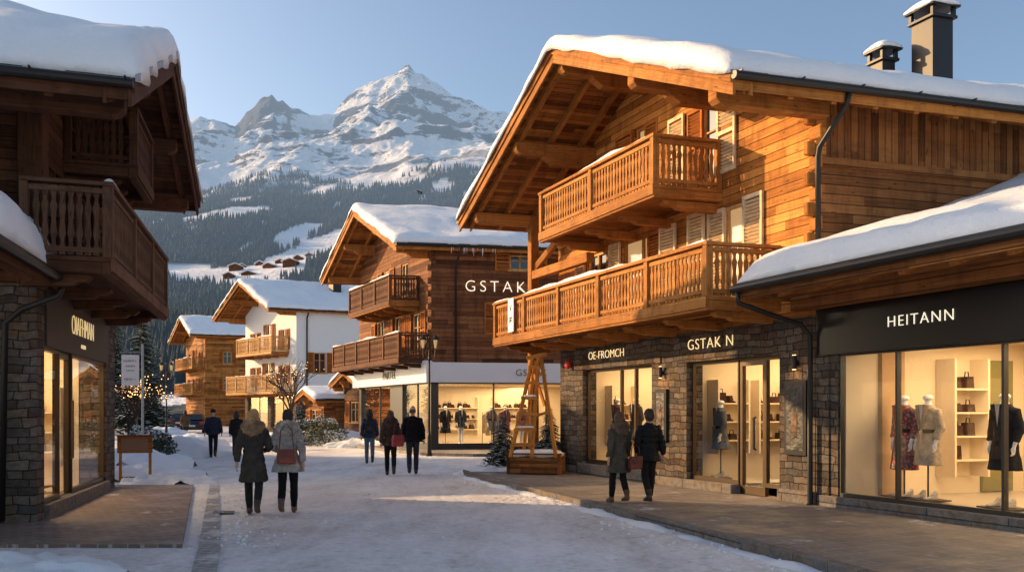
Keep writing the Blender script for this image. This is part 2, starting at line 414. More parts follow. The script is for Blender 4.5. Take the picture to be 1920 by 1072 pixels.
def roofsys(fr,par,P,wm='soffit',bm='beam',snowt=.5,rafter=.8,purl=(.06,.3,.5,.7,.94),gut=True):
    ur,zr,a0,z0,a1,z1,vf,vb=P['ur'],P['zr'],P['ue0'],P['ze0'],P['ue1'],P['ze1'],P['vf'],P['vb']
    rz=lambda u: z0+(zr-z0)*(u-a0)/(ur-a0) if u<ur else z1+(zr-z1)*(a1-u)/(a1-ur)
    T=.14
    r=MB(fr)
    r.prism([(a0,z0-T),(ur,zr-T),(a1,z1-T),(a1,z1),(ur,zr),(a0,z0)],vb,vf)
    roof=r.build('roof',wm,par)
    b=MB(fr)
    v=vf-.25
    while v>vb:
        b.beam((a0+.02,v,z0-T-.075),(ur,v,zr-T-.075),.1,.15); b.beam((ur,v,zr-T-.075),(a1-.02,v,z1-T-.075),.1,.15); v-=rafter
    b.build('rafter_row',bm,roof)
    for t in purl:
        p=MB(fr)
        u=a0+(a1-a0)*t if abs(t-.5)>.01 else ur
        z=rz(u)-T-.15
        e=vf-.12
        pts=[(-.05,z-.01),(e,z-.01),(e,z-.2),(e-.07,z-.27),(e-.16,z-.3),(vf*.62,z-.3),(vf*.6,z-.36),(vf*.5,z-.5),(-.05,z-.5)] if P['u0']-.1<u<P['u1']+.1 else [(-.05,z-.01),(e,z-.01),(e,z-.2),(e-.07,z-.27),(e-.16,z-.3),(-.05,z-.3)]
        p.prism(pts,u-.11,u+.11,None,'vz')
        p.build('purlin',bm,roof,bevel=.012)
    g=MB(fr)
    for (x0,y0,x1,y1) in((a0-.05,z0,ur,zr),(ur,zr,a1+.05,z1)):
        for (va,vb_,h0,h1) in((vf,vf+.05,-.36,-.0),(vf+.05,vf+.09,-.17,.03),(vf-.3,vf-.25,-.34,-.141)):
            if x0<x1: g.prism([(x0,y0+h0),(x1,y1+h0),(x1,y1+h1),(x0,y0+h1)],va,vb_)
    for ue,ze,sg in((a0,z0,-1),(a1,z1,1)):
        x=sorted((ue,ue+sg*.04)); g.box(x[0],x[1],vb,vf-.001,ze-.26,ze-.0)
    g.build('barge_board',bm,roof,bevel=.006)
    if gut:
        for ue,ze,sg in((a0,z0,-1),(a1,z1,1)):
            m=MB(fr); m.tube([(ue+sg*.11,vb,ze-.07),(ue+sg*.11,vf+.08,ze-.07)],.065,10)
            m.box(*sorted((ue-sg*.15,ue+sg*.06)),vb,vf+.04,ze+.003,ze+.03)
            v=vf
            while v>vb: m.box(*sorted((ue+sg*.02,ue+sg*.19)),v-.02,v,ze-.02,ze+.0); v-=1.1
            m.build('gutter','metal',roof,smooth=False)
    sn=snow_sheet(fr,roof,(a0-.02,a1+.02),(vb,vf+.1),lambda u,v:rz(max(a0,min(a1,u))),snowt,seed=ur*3+vf,step=.22,amp=.24,r=.22)
    return roof,rz
def room(fr,par,u0,u1,v0,v1,z0,z1,power=90,mat='cream'):
    mb=MB(fr)
    mb.box(u0,u1,v0-.05,v0,z0,z1); mb.box(u0-.05,u0,v0-.05,v1,z0,z1); mb.box(u1,u1+.05,v0-.05,v1,z0,z1); mb.box(u0-.05,u1+.05,v0-.05,v1,z1,z1+.05)
    it=mb.build('interior_wall',mat,par)
    f=MB(fr); f.box(u0-.05,u1+.05,v0-.05,v1,z0-.05,z0); f.build('interior_floor','floorshop',par)
    s=MB(fr); n=max(2,int((u1-u0)/.8))
    for i in range(n):
        for vv in(v1-.5,v1-1.6):
            if vv>v0+.2: s.lathe((u0+(u1-u0)*(i+.5)/n,vv,z1-.03),[(.045,0),(.045,.027)],10)
    s.build('ceiling_spot','spot',par)
    area(fr,par,(u0+u1)/2,(v0+v1)/2+.1,z1-.06,(u1-u0)*.8,max(.5,(v1-v0)*.7),power)
def shelf(fr,par,u0,u1,v,zs,seed=1,mat='cream'):
    rs=random.Random(seed); mb=MB(fr); it=MB(fr)
    mb.box(u0-.04,u0,v-.35,v,zs[0]-.3,zs[-1]+.5); mb.box(u1,u1+.04,v-.35,v,zs[0]-.3,zs[-1]+.5); mb.box(u0,u1,v-.35,v-.33,zs[0]-.3,zs[-1]+.5)
    for z in zs:
        mb.box(u0,u1,v-.33,v,z-.03,z)
        u=u0+.04
        while u<u1-.16:
            w=rs.uniform(.14,.22); h=rs.uniform(.12,.24); k=rs.random()
            if k<.6:
                it.prism([(u,z),(u+w,z),(u+w*.88,z+h),(u+w*.12,z+h)],v-.22,v-.08); it.tube([(u+w*.25,v-.15,z+h),(u+w*.32,v-.15,z+h+.08),(u+w*.68,v-.15,z+h+.08),(u+w*.75,v-.15,z+h)],.01,5)
            elif k<.92:
                it.prism([(v-.25,z),(v-.05,z),(v-.05,z+.03),(v-.12,z+.05),(v-.16,z+.16),(v-.25,z+.16)],u,u+.08,None,'vz')
            u+=w+rs.uniform(.04,.14)
    s=mb.build('shelf',mat,par)
    if it.V: it.build('shelf_goods',fabric('dark leather goods',(.06,.03,.022)),s)
def rail_rack(fr,par,u0,u1,v,z,seed=1):
    rs=random.Random(seed); m=MB(fr); m.tube([(u0,v,z),(u0,v,z+1.55),(u1,v,z+1.55),(u1,v,z)],.015,6); r=m.build('clothes_rail','bronze',par)
    u=u0+.1; cs=[(.03,.03,.035),(.25,.17,.1),(.4,.33,.25),(.12,.05,.04),(.1,.1,.11)]
    ms=[fabric('hanging garment',c) for c in cs]
    while u<u1-.1:
        m=MB(fr); L=rs.uniform(.7,1.05); m.prism([(v-.05,z+1.5),(v-.2,z+1.42),(v-.22,z+1.5-L),(v+.22,z+1.5-L),(v+.2,z+1.42),(v+.05,z+1.5)],u,u+.05,None,'vz'); m.build('hanging_garment',ms[rs.randrange(5)],r,bevel=.015); u+=rs.uniform(.08,.16)
def glazing(fr,par,us,z0,z1,v=-.08,frame='darkframe',name='shop_window',t=.05):
    mb=MB(fr)
    mb.box(us[0],us[-1],v-.04,v+.04,z0,z0+t+.03); mb.box(us[0],us[-1],v-.04,v+.04,z1-t,z1)
    for u in us: mb.box(max(us[0],u-t/2),min(us[-1],u+t/2),v-.04,v+.04,z0+t+.03,z1-t)
    w=mb.build(name,frame,par)
    for a,b in zip(us,us[1:]):
        g=MB(fr); g.box(a+t/2,b-t/2,v-.006,v+.006,z0+t+.03,z1-t); g.build('pane','glass',w)
    return w

# ---------------------------------------------------------------- people
def rem(o,vox,sm=3,disp=0,ts=.1):
    r=o.modifiers.new('remesh','REMESH'); r.mode='VOXEL'; r.voxel_size=vox; r.use_smooth_shade=True
    s=o.modifiers.new('smooth','SMOOTH'); s.factor=.5; s.iterations=sm
    if disp:
        t=bpy.data.textures.new('folds','CLOUDS'); t.noise_scale=ts; t.noise_depth=2
        d=o.modifiers.new('fold','DISPLACE'); d.texture=t; d.strength=disp; d.mid_level=.5
    return o
def hand(mb,w,sd,dirv=(0,.12,-1)):
    w=Vector(w); D=Vector(dirv).normalized(); F=Vector((0,1,.12)).normalized(); S=Vector((sd,0,0))
    mb.tube([w+D*-.02,w+D*.03,w+D*.085],[.024,.03,.036],8,[.02,.018,.016])
    for i,(o,l) in enumerate(((.03,.07),(.011,.08),(-.009,.075),(-.027,.058))):
        b=w+D*.075+F*o; 
        mb.tube([b,b+D*l*.5+F*o*.1,b+D*l*.85-S*.014,b+D*l-S*.03],[.0095,.009,.0085,.006],6)
    b=w+D*.02+F*.025
    mb.tube([b,b+D*.03+F*.022,b+D*.062+F*.03-S*.008],[.012,.0105,.007],6)
def person(x,y,z,heading,H,label,coat,coatlen=.75,pants=(.02,.02,.025),hair=(.05,.03,.02),fem=True,longhair=False,stride=.6,ph=1,hat=None,collar=None,vox=.011,boot=(.02,.017,.015),bare=False,arms=('s','s'),flare=1.,belt=False,quilt=False):
    sc=H/1.75; fr=at(x,y,z,heading); w=.9 if fem else 1.0
    b=MB(fr); st=stride*ph
    K={}
    for sd in(-1,1):
        f=st*sd*-1
        hip=(sd*.085,0,.9)
        if f>=0: kn=(sd*.09,.15*f,.49); an=(sd*.085,.26*f,.085); toe=.0
        else: kn=(sd*.09,.03*f,.48); an=(sd*.085,.34*f,.085+.11*abs(f)); toe=-.06*abs(f)
        K[sd]=(hip,kn,an,toe)
        b.tube([hip,((hip[0]+kn[0])/2,(hip[1]+kn[1])/2,(hip[2]+kn[2])/2),kn,((kn[0]+an[0])/2,(kn[1]+an[1])/2-.012,(kn[2]+an[2])/2),an],[.08,.065,.048,.04,.03],10)
        b.tube([(an[0],an[1]-.05,an[2]-.045),(an[0],an[1]+.04,an[2]-.045+toe*.3),(an[0],an[1]+.14,an[2]-.06+toe)],[.03,.033,.024],8)
    b.loft([(0,0,.84,.12*1,.09),(0,0,.93,.155,.105),(0,0,1.05,.135*w,.095),(0,0,1.18,.155*w,.11),(0,.0,1.3,.18*w,.115),(0,0,1.4,.175*w,.1),(0,0,1.45,.11,.075),(0,.0,1.49,.056,.056),(0,.005,1.56,.052,.055)],16)
    b.ell((0,.01,1.645),.076,.095,.118,14,12); b.ell((0,.045,1.575),.045,.05,.035)
    b.ell((0,.108,1.635),.013,.018,.022,8,6); b.ell((0,.098,1.592),.026,.012,.009,8,6)
    for s_ in(-1,1):
        b.ell((s_*.079,.0,1.64),.012,.02,.032,8,6); b.ell((s_*.032,.09,1.655),.013,.013,.01,8,6)
    AR={}
    for sd,mode in zip((-1,1),arms):
        sh=(sd*.175*w,0,1.405); f=st*sd*.8
        if mode=='s': el=(sd*(.235*w+.02),-.04+.1*f,1.13); wr=(sd*(.25*w+.03),.02+.2*f,.885)
        elif mode=='p': el=(sd*(.26*w+.04),-.09,1.14); wr=(sd*(.2*w+.02),.05,.95)
        elif mode=='l': el=(sd*(.26*w+.03),.0,1.13); wr=(sd*(.2*w),.2,1.08)
        else: el=(sd*(.24*w),-.0,1.13); wr=(sd*(.25*w),.16,.98)
        AR[sd]=(sh,el,wr)
        b.tube([sh,tuple((p+q)/2 for p,q in zip(sh,el)),el,tuple((p+q)/2 for p,q in zip(el,wr)),wr],[.055,.047,.04,.035,.025],8)
        d=Vector(wr)-Vector(el); hand(b,wr,sd,d.normalized()+Vector((0,.05,-.3)))
    bo=b.build('person','fabric_skin',None,scale=sc); bo.location=fr.O; tag(bo,label,'person'); rem(bo,vox,2)
    t=MB(fr)
    for sd in(-1,1):
        hip,kn,an,toe=K[sd]
        t.tube([(hip[0],hip[1],.95),hip,((hip[0]+kn[0])/2,(hip[1]+kn[1])/2,(hip[2]+kn[2])/2),kn,((kn[0]+an[0])/2,(kn[1]+an[1])/2-.012,(kn[2]+an[2])/2),(an[0],an[1]-.005,an[2]+.03)],[.088,.095,.08,.068,.066,.058 if not fem else .05],12)
    t.loft([(0,0,.82,.12,.1),(0,0,.95,.17,.125),(0,0,1.04,.15,.11)],14)
    rem(t.build('trousers',fabric('trouser cloth',pants,.25),bo,scale=sc),.012,2,.012,.06)
    bm_=fabric('boot leather',boot,.2,20,.5)
    for sd in(-1,1):
        s=MB(fr)
        hip,kn,an,toe=K[sd]; q=an[2]-.085
        s.tube([(an[0],an[1],an[2]+.13),(an[0],an[1],an[2]+.02),(an[0],an[1]-.005,an[2]-.03)],[.058,.052,.052],10)
        s.tube([(an[0],an[1]-.065,.045+q),(an[0],an[1]-.02,.05+q),(an[0],an[1]+.07,.05+q+toe*.6),(an[0],an[1]+.15,.036+q+toe),(an[0],an[1]+.185,.03+q+toe)],[.03,.046,.048,.044,.02],10,[.04,.05,.045,.034,.02])
        rem(s.build('boot',bm_,bo,scale=sc),.012,2)
    c=MB(fr); hz=coatlen
    R=[(0,.0,1.5,.068,.07),(0,0,1.465,.11,.09),(0,0,1.43,.175*w,.115),(0,0,1.36,.21*w,.135),(0,0,1.22,.2*w,.14),(0,0,1.06,(.168 if fem else .2)*w,.13),(0,0,.93,.2*w*flare,.15)]
    if hz<.9:
        for k in(.33,.66,1.):
            zz=.93+(hz-.93)*k; R.append((0,0,zz,(.2+.055*k)*w*flare,.15+.05*k))
    else: R[-1]=(0,0,hz,.195*w*flare,.148)
    c.loft(list(reversed(R)),48,.085 if (hz<.9 and not quilt) else .02,7,x*3)
    for sd in(-1,1):
        sh,el,wr=AR[sd]; m=lambda p,q,t:tuple(a+(b_-a)*t for a,b_ in zip(p,q))
        c.tube([m(sh,(0,0,1.38),.25),sh,m(sh,el,.5),el,m(el,wr,.5),m(el,wr,.93)],[.07,.082,.072,.064,.058,.054],12)
    if belt: c.loft([(0,0,1.04,.18*w,.138),(0,0,1.055,.186*w,.143),(0,0,1.085,.186*w,.143),(0,0,1.1,.18*w,.138)],20)
    rem(c.build('coat',fabric('coat cloth',coat,.4,45,quilt=quilt),bo,scale=sc),vox*1.15,2,.04,.07)
    if collar:
        k=MB(fr); rs=random.Random(int(x*100))
        for i in range(22):
            a=2*math.pi*i/22; k.ell((math.cos(a)*.13+rs.uniform(-.01,.01),math.sin(a)*.105-.025,1.495-.035*math.sin(a)+rs.uniform(-.012,.012)),.052,.052,.058,8,6)
        for i in range(18):
            t_=i/17*2-1; k.ell((t_*.155,-.125+.035*t_*t_,1.37+.11*t_*t_+rs.uniform(-.01,.01)),.045,.045,.052,8,6)
        k.ell((0,-.1,1.43),.12,.06,.08)
        rem(k.build('fur_collar',fabric('fur',collar,.6,110),bo,scale=sc),.010,0,.08,.02)
    h=MB(fr)
    if hat:
        h.loft([(0,0,1.635,.088,.106),(0,0,1.7,.09,.107),(0,0,1.75,.072,.085),(0,0,1.775,.035,.04)],14); rem(h.build('hat',fabric('knit hat',hat,.3,90),bo,scale=sc),.012,2,.01,.03)
        h=None
    elif bare:
        h.loft([(0,-.03,1.585,.078,.075),(0,-.028,1.64,.082,.082),(0,-.025,1.67,.078,.08)],12)
    else:
        h.ell((0,-.012,1.672),.09,.104,.108,14,10); h.ell((0,-.04,1.62),.088,.085,.09)
        if longhair: h.loft([(0,-.09,1.49,.07,.04),(0,-.10,1.52,.105,.06),(0,-.08,1.56,.115,.078),(0,-.045,1.63,.104,.09)],14)
    if h: rem(h.build('hair',fabric('hair',hair,.5,70,.7),bo,scale=sc),.010,1,.035,.025)
    return bo
def bag(x,y,z,heading,c,label,w=.3,h=.22,strap=.5,group=None):
    fr=at(x,y,z,heading); o=root('handbag',label,'bag',fr)
    m=MB(fr); m.prism([(-w/2,0),(w/2,0),(w/2*.96,h*.75),(w/2*.8,h),(-w/2*.8,h),(-w/2*.96,h*.75)],-.055,.055); b=m.build('bag_body',fabric('bag leather',c,.2,25,.45),o,bevel=.02)
    m=MB(fr); m.prism([(-w/2*.9,h*.45),(w/2*.9,h*.45),(w/2*.82,h+.004),(-w/2*.82,h+.004)],-.066,-.056); m.build('flap',fabric('bag flap',tuple(v*.7 for v in c),.2,25,.45),o)
    m=MB(fr); m.tube([(-w*.38,0,h*.9),(-w*.3,0,h+strap*.7),(0,.0,h+strap),(w*.3,0,h+strap*.7),(w*.38,0,h*.9)],.009,6); m.build('strap',fabric('bag strap',tuple(v*.6 for v in c),.2,25,.45),o)
def mannequin(fr,u,v,z,label,coat,length=.6,turn=0,mat=None,legs=True,inner=None):
    O=fr.O+fr.p(u,v,z); a=math.degrees(math.atan2(fr.n.y,fr.n.x))-90+turn
    f=at(O.x,O.y,O.z,a); e=root('mannequin',label,'mannequin',f,'mannequins in the shop windows')
    b=MB(f)
    b.loft([(0,0,.85,.11,.085),(0,0,.95,.15,.1),(0,0,1.08,.115,.085),(0,0,1.3,.155,.105),(0,0,1.42,.15,.09),(0,0,1.47,.09,.065),(0,0,1.52,.05,.052),(0,0,1.57,.048,.05),(0,0,1.585,.075,.08),(0,0,1.60,.078,.083),(0,0,1.635,.06,.065),(0,0,1.65,.03,.03)],16)
    for s in(-1,1):
        b.tube([(s*.15,0,1.4),(s*.22,-.03,1.14),(s*.2,.05,.9)],[.05,.04,.028],8); hand(b,(s*.2,.05,.9),s)
        if length>.66: b.tube([(s*.08,0,.9),(s*.08,.01,.5),(s*.08,0,.1)],[.075,.05,.032],10); b.tube([(s*.08,-.03,.07),(s*.08,.12,.04)],[.035,.025],8)
    rem(b.build('body','mannequin',e),.013,2)
    c=MB(f); hz=length
    R=[(0,0,1.5,.07,.07),(0,0,1.46,.12,.09),(0,0,1.42,.165,.11),(0,0,1.3,.19,.13),(0,0,1.08,.15,.12),(0,0,.9,.19,.14),(0,0,(.9+hz)/2,.215,.165),(0,0,hz,.24,.19)]
    c.loft(list(reversed(R)),40,.06,6,u*5)
    for s in(-1,1): c.tube([(s*.13,0,1.4),(s*.165,0,1.4),(s*.23,-.03,1.14),(s*.21,.04,.96)],[.06,.075,.065,.055],12)
    c.box(-.012,.004,.1,.18,hz+.04,1.1)
    rem(c.build('coat',mat or fabric('garment',coat,.35,50),e),.012,2,.02,.08)
    k=MB(f); k.prism([(-.12,1.49),(-.045,1.5),(.0,1.14),(-.03,1.1)],.115,.15); k.prism([(.12,1.49),(.045,1.5),(.0,1.14),(.03,1.1)],.117,.152); k.build('lapel',fabric('lapel',tuple(x*.65+.01 for x in coat)),e,bevel=.01)
    k=MB(f); k.prism([(-.05,1.5),(.05,1.5),(0,1.16)],.09,.135); k.build('shirt',fabric('shirt',inner or (.5,.45,.4)),e)
    k=MB(f); k.loft([(0,0,1.05,.158,.124),(0,0,1.11,.158,.126)],24); k.build('belt',fabric('belt',(.03,.02,.018)),e)
    s=MB(f); s.box(-.26,.26,-.2,.24,0,.02); s.lathe((0,-.0,.02),[(.014,0),(.014,.9)],8); s.build('stand','darkframe',e)
    if length<=.66:
        for sx in(-1,1):
            s=MB(f); s.prism([(-.1+.05,.021),(.14+.05,.021),(.14+.05,.05),(.06,.07),(-.03,.15),(-.05,.15)],sx*.12-.035,sx*.12+.035,None,'vz'); s.build('shoe',fabric('display shoe',(.5,.42,.34),.2,30,.5),e,bevel=.01)
    return e

# ================================================================ GROUND
def hmat(name,stops,sc,st=.5,dist=.03,rough=.75,street=False):
    m,nt,b=newmat(name); q=N(nt); t=q.n('ShaderNodeTexCoord')
    mp=q.n('ShaderNodeMapping'); q.l(t.outputs['Object'],mp.inputs['Vector']); mp.inputs['Rotation'].default_value=(0,0,math.radians(-20)); mp.inputs['Scale'].default_value=(1,.4,1)
    n1=q.noise(mp.outputs[0],sc*.8,7,.7); n2=q.noise(t.outputs['Object'],sc*9,5,.7); n3=q.noise(t.outputs['Object'],.18,3)
    f=q.math('ADD',q.math('MULTIPLY',n1,.45),q.math('ADD',q.math('MULTIPLY',n2,.3),q.math('MULTIPLY',n3,.2)))
    h=q.math('ADD',n1,n2)
    if street:
        ns=[]
        for rot,sx_,sy_,th in((-17,4.,.06,.0),(-24,3.,.05,4.)):
            mp2=q.n('ShaderNodeMapping'); q.l(t.outputs['Object'],mp2.inputs['Vector']); mp2.inputs['Location'].default_value=(th,th,0); mp2.inputs['Rotation'].default_value=(0,0,math.radians(rot)); mp2.inputs['Scale'].default_value=(sx_*.5,sy_,1)
            ns.append(q.maprange(q.noise(mp2.outputs[0],1,3,.6),.50,.66))
        tr=q.math('MULTIPLY',q.math('MAXIMUM',*ns),q.maprange(q.noise(t.outputs['Object'],1.5,4,.7),.4,.6))
        vo=q.n('ShaderNodeTexVoronoi'); q.l(t.outputs['Object'],vo.inputs['Vector']); vo.inputs['Scale'].default_value=3.6
        fp=q.maprange(vo.outputs['Distance'],.10,.26)
        f=q.math('ADD',f,q.math('ADD',q.math('MULTIPLY',tr,-.045),q.math('MULTIPLY',fp,.03)))
        h=q.math('ADD',h,q.math('ADD',q.math('MULTIPLY',tr,-.35),q.math('MULTIPLY',fp,.9)))
    q.l(q.ramp(f,stops),b.inputs['Base Color']); b.inputs['Roughness'].default_value=rough
    q.l(q.bump(h,st,dist),b.inputs['Normal']); return m
M['roadsnow']=hmat('packed snow',[(.36,(.40,.375,.37)),(.46,(.64,.615,.61)),(.57,(.82,.81,.82))],1.1,.85,.05,street=True)
M['groundsnow']=hmat('snow ground',[(.3,(.7,.71,.74)),(.7,(.85,.87,.9))],.6,.5,.06)
def paver(name,c1,c2,mo,bw,rh,rot,snowy=.5):
    m,nt,b=newmat(name); q=N(nt); t=q.n('ShaderNodeTexCoord')
    mp=q.n('ShaderNodeMapping'); q.l(t.outputs['Object'],mp.inputs['Vector']); mp.inputs['Rotation'].default_value=(0,0,math.radians(rot))
    br=q.n('ShaderNodeTexBrick'); q.l(mp.outputs[0],br.inputs['Vector']); br.inputs['Scale'].default_value=1
    br.inputs['Brick Width'].default_value=bw; br.inputs['Row Height'].default_value=rh; br.inputs['Mortar Size'].default_value=.008; br.inputs['Mortar Smooth'].default_value=.3
    br.inputs['Color1'].default_value=(*c1,1); br.inputs['Color2'].default_value=(*c2,1); br.inputs['Mortar'].default_value=(*mo,1)
    n1=q.noise(t.outputs['Object'],14,5,.7); n2=q.noise(t.outputs['Object'],1.1,5,.7)
    c=q.mix(1.,br.outputs['Color'],q.ramp(n1,[(.25,(.6,.6,.6)),(.75,(1.15,1.15,1.15))]),'MULTIPLY')
    c=q.mix(q.maprange(n2,snowy,snowy+.12),c,(.60,.58,.58))
    q.l(c,b.inputs['Base Color']); q.l(q.maprange(n2,.35,.6,.42,.85),b.inputs['Roughness'])
    q.l(q.bump(q.math('ADD',q.math('MULTIPLY',br.outputs['Fac'],-1.),q.math('MULTIPLY',n1,.5)),.6,.012),b.inputs['Normal']); return m
M['pav_l']=paver('brown clay pavers',(.23,.145,.105),(.16,.105,.078),(.36,.32,.30),.24,.11,16,.62)
M['pav_r']=paver('grey slabs',(.22,.178,.152),(.155,.128,.11),(.32,.285,.265),.6,.3,-24,.61)
M['cobble']=paver('cobble setts',(.24,.23,.225),(.17,.165,.16),(.5,.49,.49),.14,.13,19,.47)
def sheet(name,pts,z,mat,thick=0):
    mb=MB()
    if thick: mb.prism(pts,z-thick,z,None,'uv')
    else: mb.tri([(a,b,z) for a,b in pts])
    o=mb.build(name,mat); o['kind']='structure'; return o
sheet('ground',[(-6000,-300),(6000,-300),(6000,7000),(-6000,7000)],-.01,'groundsnow')
mb=MB(); nx,ny=110,200; P=[]
for j in range(ny+1):
    y=2+ (j/ny)**1.8*120
    for i in range(nx+1):
        x=-3.5-.33*(y-10)+(i/nx-.5)*(18+.1*y)
        P.append((x,y,.010*noise.noise(Vector((x*.9,y*.5,0)))+.010*noise.noise(Vector((x*3.4,y*2.6,4)))+.012))
F=[(j*(nx+1)+i,j*(nx+1)+i+1,(j+1)*(nx+1)+i+1,(j+1)*(nx+1)+i) for j in range(ny) for i in range(nx)]
mb.V=P; mb.F=[list(f) for f in F]; mb.UV=[[(0,0)]*4 for f in F]
o=mb.build('road','roadsnow',smooth=True); o['kind']='structure'
kpts=[(4.6,4),(3.85,6.5),(3.4,8.46),(2.9,9.84),(2.0,12.5),(.55,16.4),(-.7,19.8),(-1.2,21.2),(-1.3,22.1),(-.9,22.8),(.2,23.4),(3,23.9)]
sheet('pavement',kpts+[(14,24),(16,4)],.12,'pav_r',.2)
kb=MB()
for a,b in zip(kpts,kpts[1:]): kb.beam((a[0],a[1],.045),(b[0],b[1],.045),.16,.165)
o=kb.build('kerb','granite',bevel=.015); o['kind']='structure'
sheet('pavement',[(-7.2,18.0),(-4.1,9.9),(-13,9.9),(-13,18.0)],.06,'pav_l',.12)
sheet('gutter_channel',[(-7.05,18.6),(-3.9,9.9),(-2.55,6),(-2.3,6),(-3.62,9.9),(-6.85,18.6)],.03,'cobble',.06)
sheet('pavement',[(-3.6,31.2),(-10,42),(-10,46),(8,46),(8,31.2),(4,30.2),(-1.5,30.2)],.12,'pav_r',.2)
sheet('gutter_grate',[(-5.05,13.5),(-4.7,13.5),(-4.6,13.15),(-4.95,13.15)],.034,'metal',.02)
def berm(pts,off,w,h,seed):
    mb=MB(); R=[]
    for k,(a,b) in enumerate(zip(pts,pts[1:])):
        A=Vector((a[0],a[1],0));B=Vector((b[0],b[1],0)); n=max(2,int((B-A).length/.12)); d=(B-A).normalized(); s=Vector((-d.y,d.x,0))
        for i in range(n):
            p=A.lerp(B,i/n)+s*off; nz=noise.noise(Vector((p.x*1.3,p.y*1.3,seed))); n2=noise.noise(Vector((p.x*5,p.y*5,seed)))
            W=w*(1+.8*nz+.3*n2); H=max(.0,h*(1+1.6*nz+.8*n2)); R.append([p-s*W,p-s*W*.5+Vector((0,0,H*.7)),p+Vector((0,0,H)),p+s*W*.5+Vector((0,0,H*.6)),p+s*W])
    for r in R:
        for p in r: mb.V.append((p.x,p.y,p.z+.001))
    for i in range(len(R)-1):
        for j in range(4): mb.F.append([i*5+j,(i+1)*5+j,(i+1)*5+j+1,i*5+j+1]); mb.UV.append([(0,0)]*4)
    return mb
o=berm(kpts[:-1],.2,.16,.035,1).build('snow_ridge','snow',smooth=True); o['kind']='stuff'; tag(o,'thin ridge of swept snow along the kerb','snow')
mb=MB(); rs=random.Random(5)
for i in range(700):
    k=rs.random()
    if k<.45: a=rs.random(); x=3.4-4.6*a+rs.gauss(-.35,.3); y=8.4+12.8*a
    elif k<.8: a=rs.random(); x=-3.5-3.2*a+rs.gauss(.2,.25); y=9.6+9*a
    else: x=rs.uniform(-5,2); y=rs.uniform(10,24)
    r=rs.uniform(.006,.028); z=.02
    mb.lathe((x,y,z-.01),[(r*.7,0),(r,r*.5),(r*.6,r*1.1)],5)
o=mb.build('snow_crumbs','snow'); o['kind']='stuff'; tag(o,'scattered crumbs of frozen snow on the street','snow')

# ================================================================ CHALET B (large)
FB=Fr((5.21,13.64),(-.439,.898),(-.966,-.26)); SB=FB.side()
B=root('chalet','large orange larch chalet with stone ground floor and carved balconies','building',FB)
PB=dict(ur=4.9,zr=9.7,ue0=-.8,ze0=6.95,ue1=10.25,ze1=7.1,vf=2.2,vb=-12,u0=0,u1=9.0)
roofB,rzB=roofsys(FB,B,PB,snowt=.36,purl=(.06,.27,.5,.72,.94))
opsB=[(1.76,2.85,3.75,5.75),(4.4,5.9,3.65,5.75),(6.6,7.5,3.65,5.7),(2.5,3.5,6.4,8.0),(4.5,5.4,6.1,8.25),(6.6,7.4,6.1,8.0)]
mb=MB(FB); wall(mb,0,9.0,3.36,lambda u:rzB(u)-.15,opsB,brk=(4.9,)); 
mb.build('front_wall','wood_h',B)
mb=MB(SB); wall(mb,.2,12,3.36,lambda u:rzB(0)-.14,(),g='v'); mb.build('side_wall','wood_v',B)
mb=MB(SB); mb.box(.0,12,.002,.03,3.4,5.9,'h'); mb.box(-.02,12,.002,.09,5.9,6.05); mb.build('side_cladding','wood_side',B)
mb=MB(FB); mb.box(8.8,9.0,-12,-.21,3.36,rzB(9)-.14,'h'); mb.box(0.2,8.8,-12,-11.8,3.36,rzB(0),'h'); mb.box(.2,8.8,-11.8,-.2,3.36,3.5); mb.build('rear_wall','wood_h',B)
mb=MB(FB)
for i in range(14):
    z=3.5+i*.26
    mb.box(-.16 if i%2 else -.002,.12,.001,.16 if i%2==0 else .05,z,z+.23)
mb.build('corner_log','beam',B,bevel=.02)
pan=['winlit','winlit','win','win','winlit','win']
for i,o_ in enumerate(opsB): window(FB,B,o_[0]+.01,o_[1]-.01,o_[2]+.01,o_[3]-.01,pane=pan[i],frame='bal' if i in(1,4) else 'pale')
for (a,b,z0,z1,m_) in((1.22,1.74,3.8,5.8,'shut'),(2.87,3.4,3.8,5.8,'shut'),(3.8,4.37,3.7,5.75,'shut'),(5.92,6.4,3.7,5.75,'shut'),(7.52,8.0,3.7,5.7,'shut'),(1.95,2.48,6.4,8.0,'shut'),(3.52,4.05,6.4,8.0,'shut'),(5.42,6.1,6.1,8.25,'shut_o'),(7.42,7.9,6.2,8.0,'shut_o')): shutter(FB,B,a,b,z0,z1,mat=m_)
shutter(FB,B,3.0,3.49,6.41,7.99,v=-.04,mat='shut_o'); shutter(FB,B,4.51,5.0,6.11,8.24,v=-.04,mat='shut_o'); shutter(FB,B,4.41,4.9,3.66,5.74,v=-.04,mat='shut_o'); shutter(FB,B,2.33,2.84,3.76,5.74,v=-.04,mat='shut')
bl=balcony(FB,B,.79,9.74,1.5,3.74,4.7,sp=.115)
bu=balcony(FB,B,2.35,7.05,1.5,6.1,7.08,sp=.115)
boxes(FB,'timber_post','beam',B,[(9.4,9.62,.35,.57,.1,7.0),(9.35,9.67,.3,.349,5.6,5.75)],.01)
mb=MB(FB); mb.beam((9.5,.46,5.6),(8.2,.1,6.6),.12,.16); mb.build('timber_brace','beam',B)
boxes(FB,'timber_beam','beam',B,[(6.5,9.4,.36,.56,5.35,5.58)],.01)
mb=MB(FB); opg=[(.8,3.44,.0,2.74),(4.66,7.64,.4,2.78)]
wall(mb,-.02,8.8,0,lambda u:3.36,opg,th=.38,v1=.04)
mb.box(8.42,8.8,-12,-.35,0,3.36,'h'); mb.build('stone_wall','stone',B)
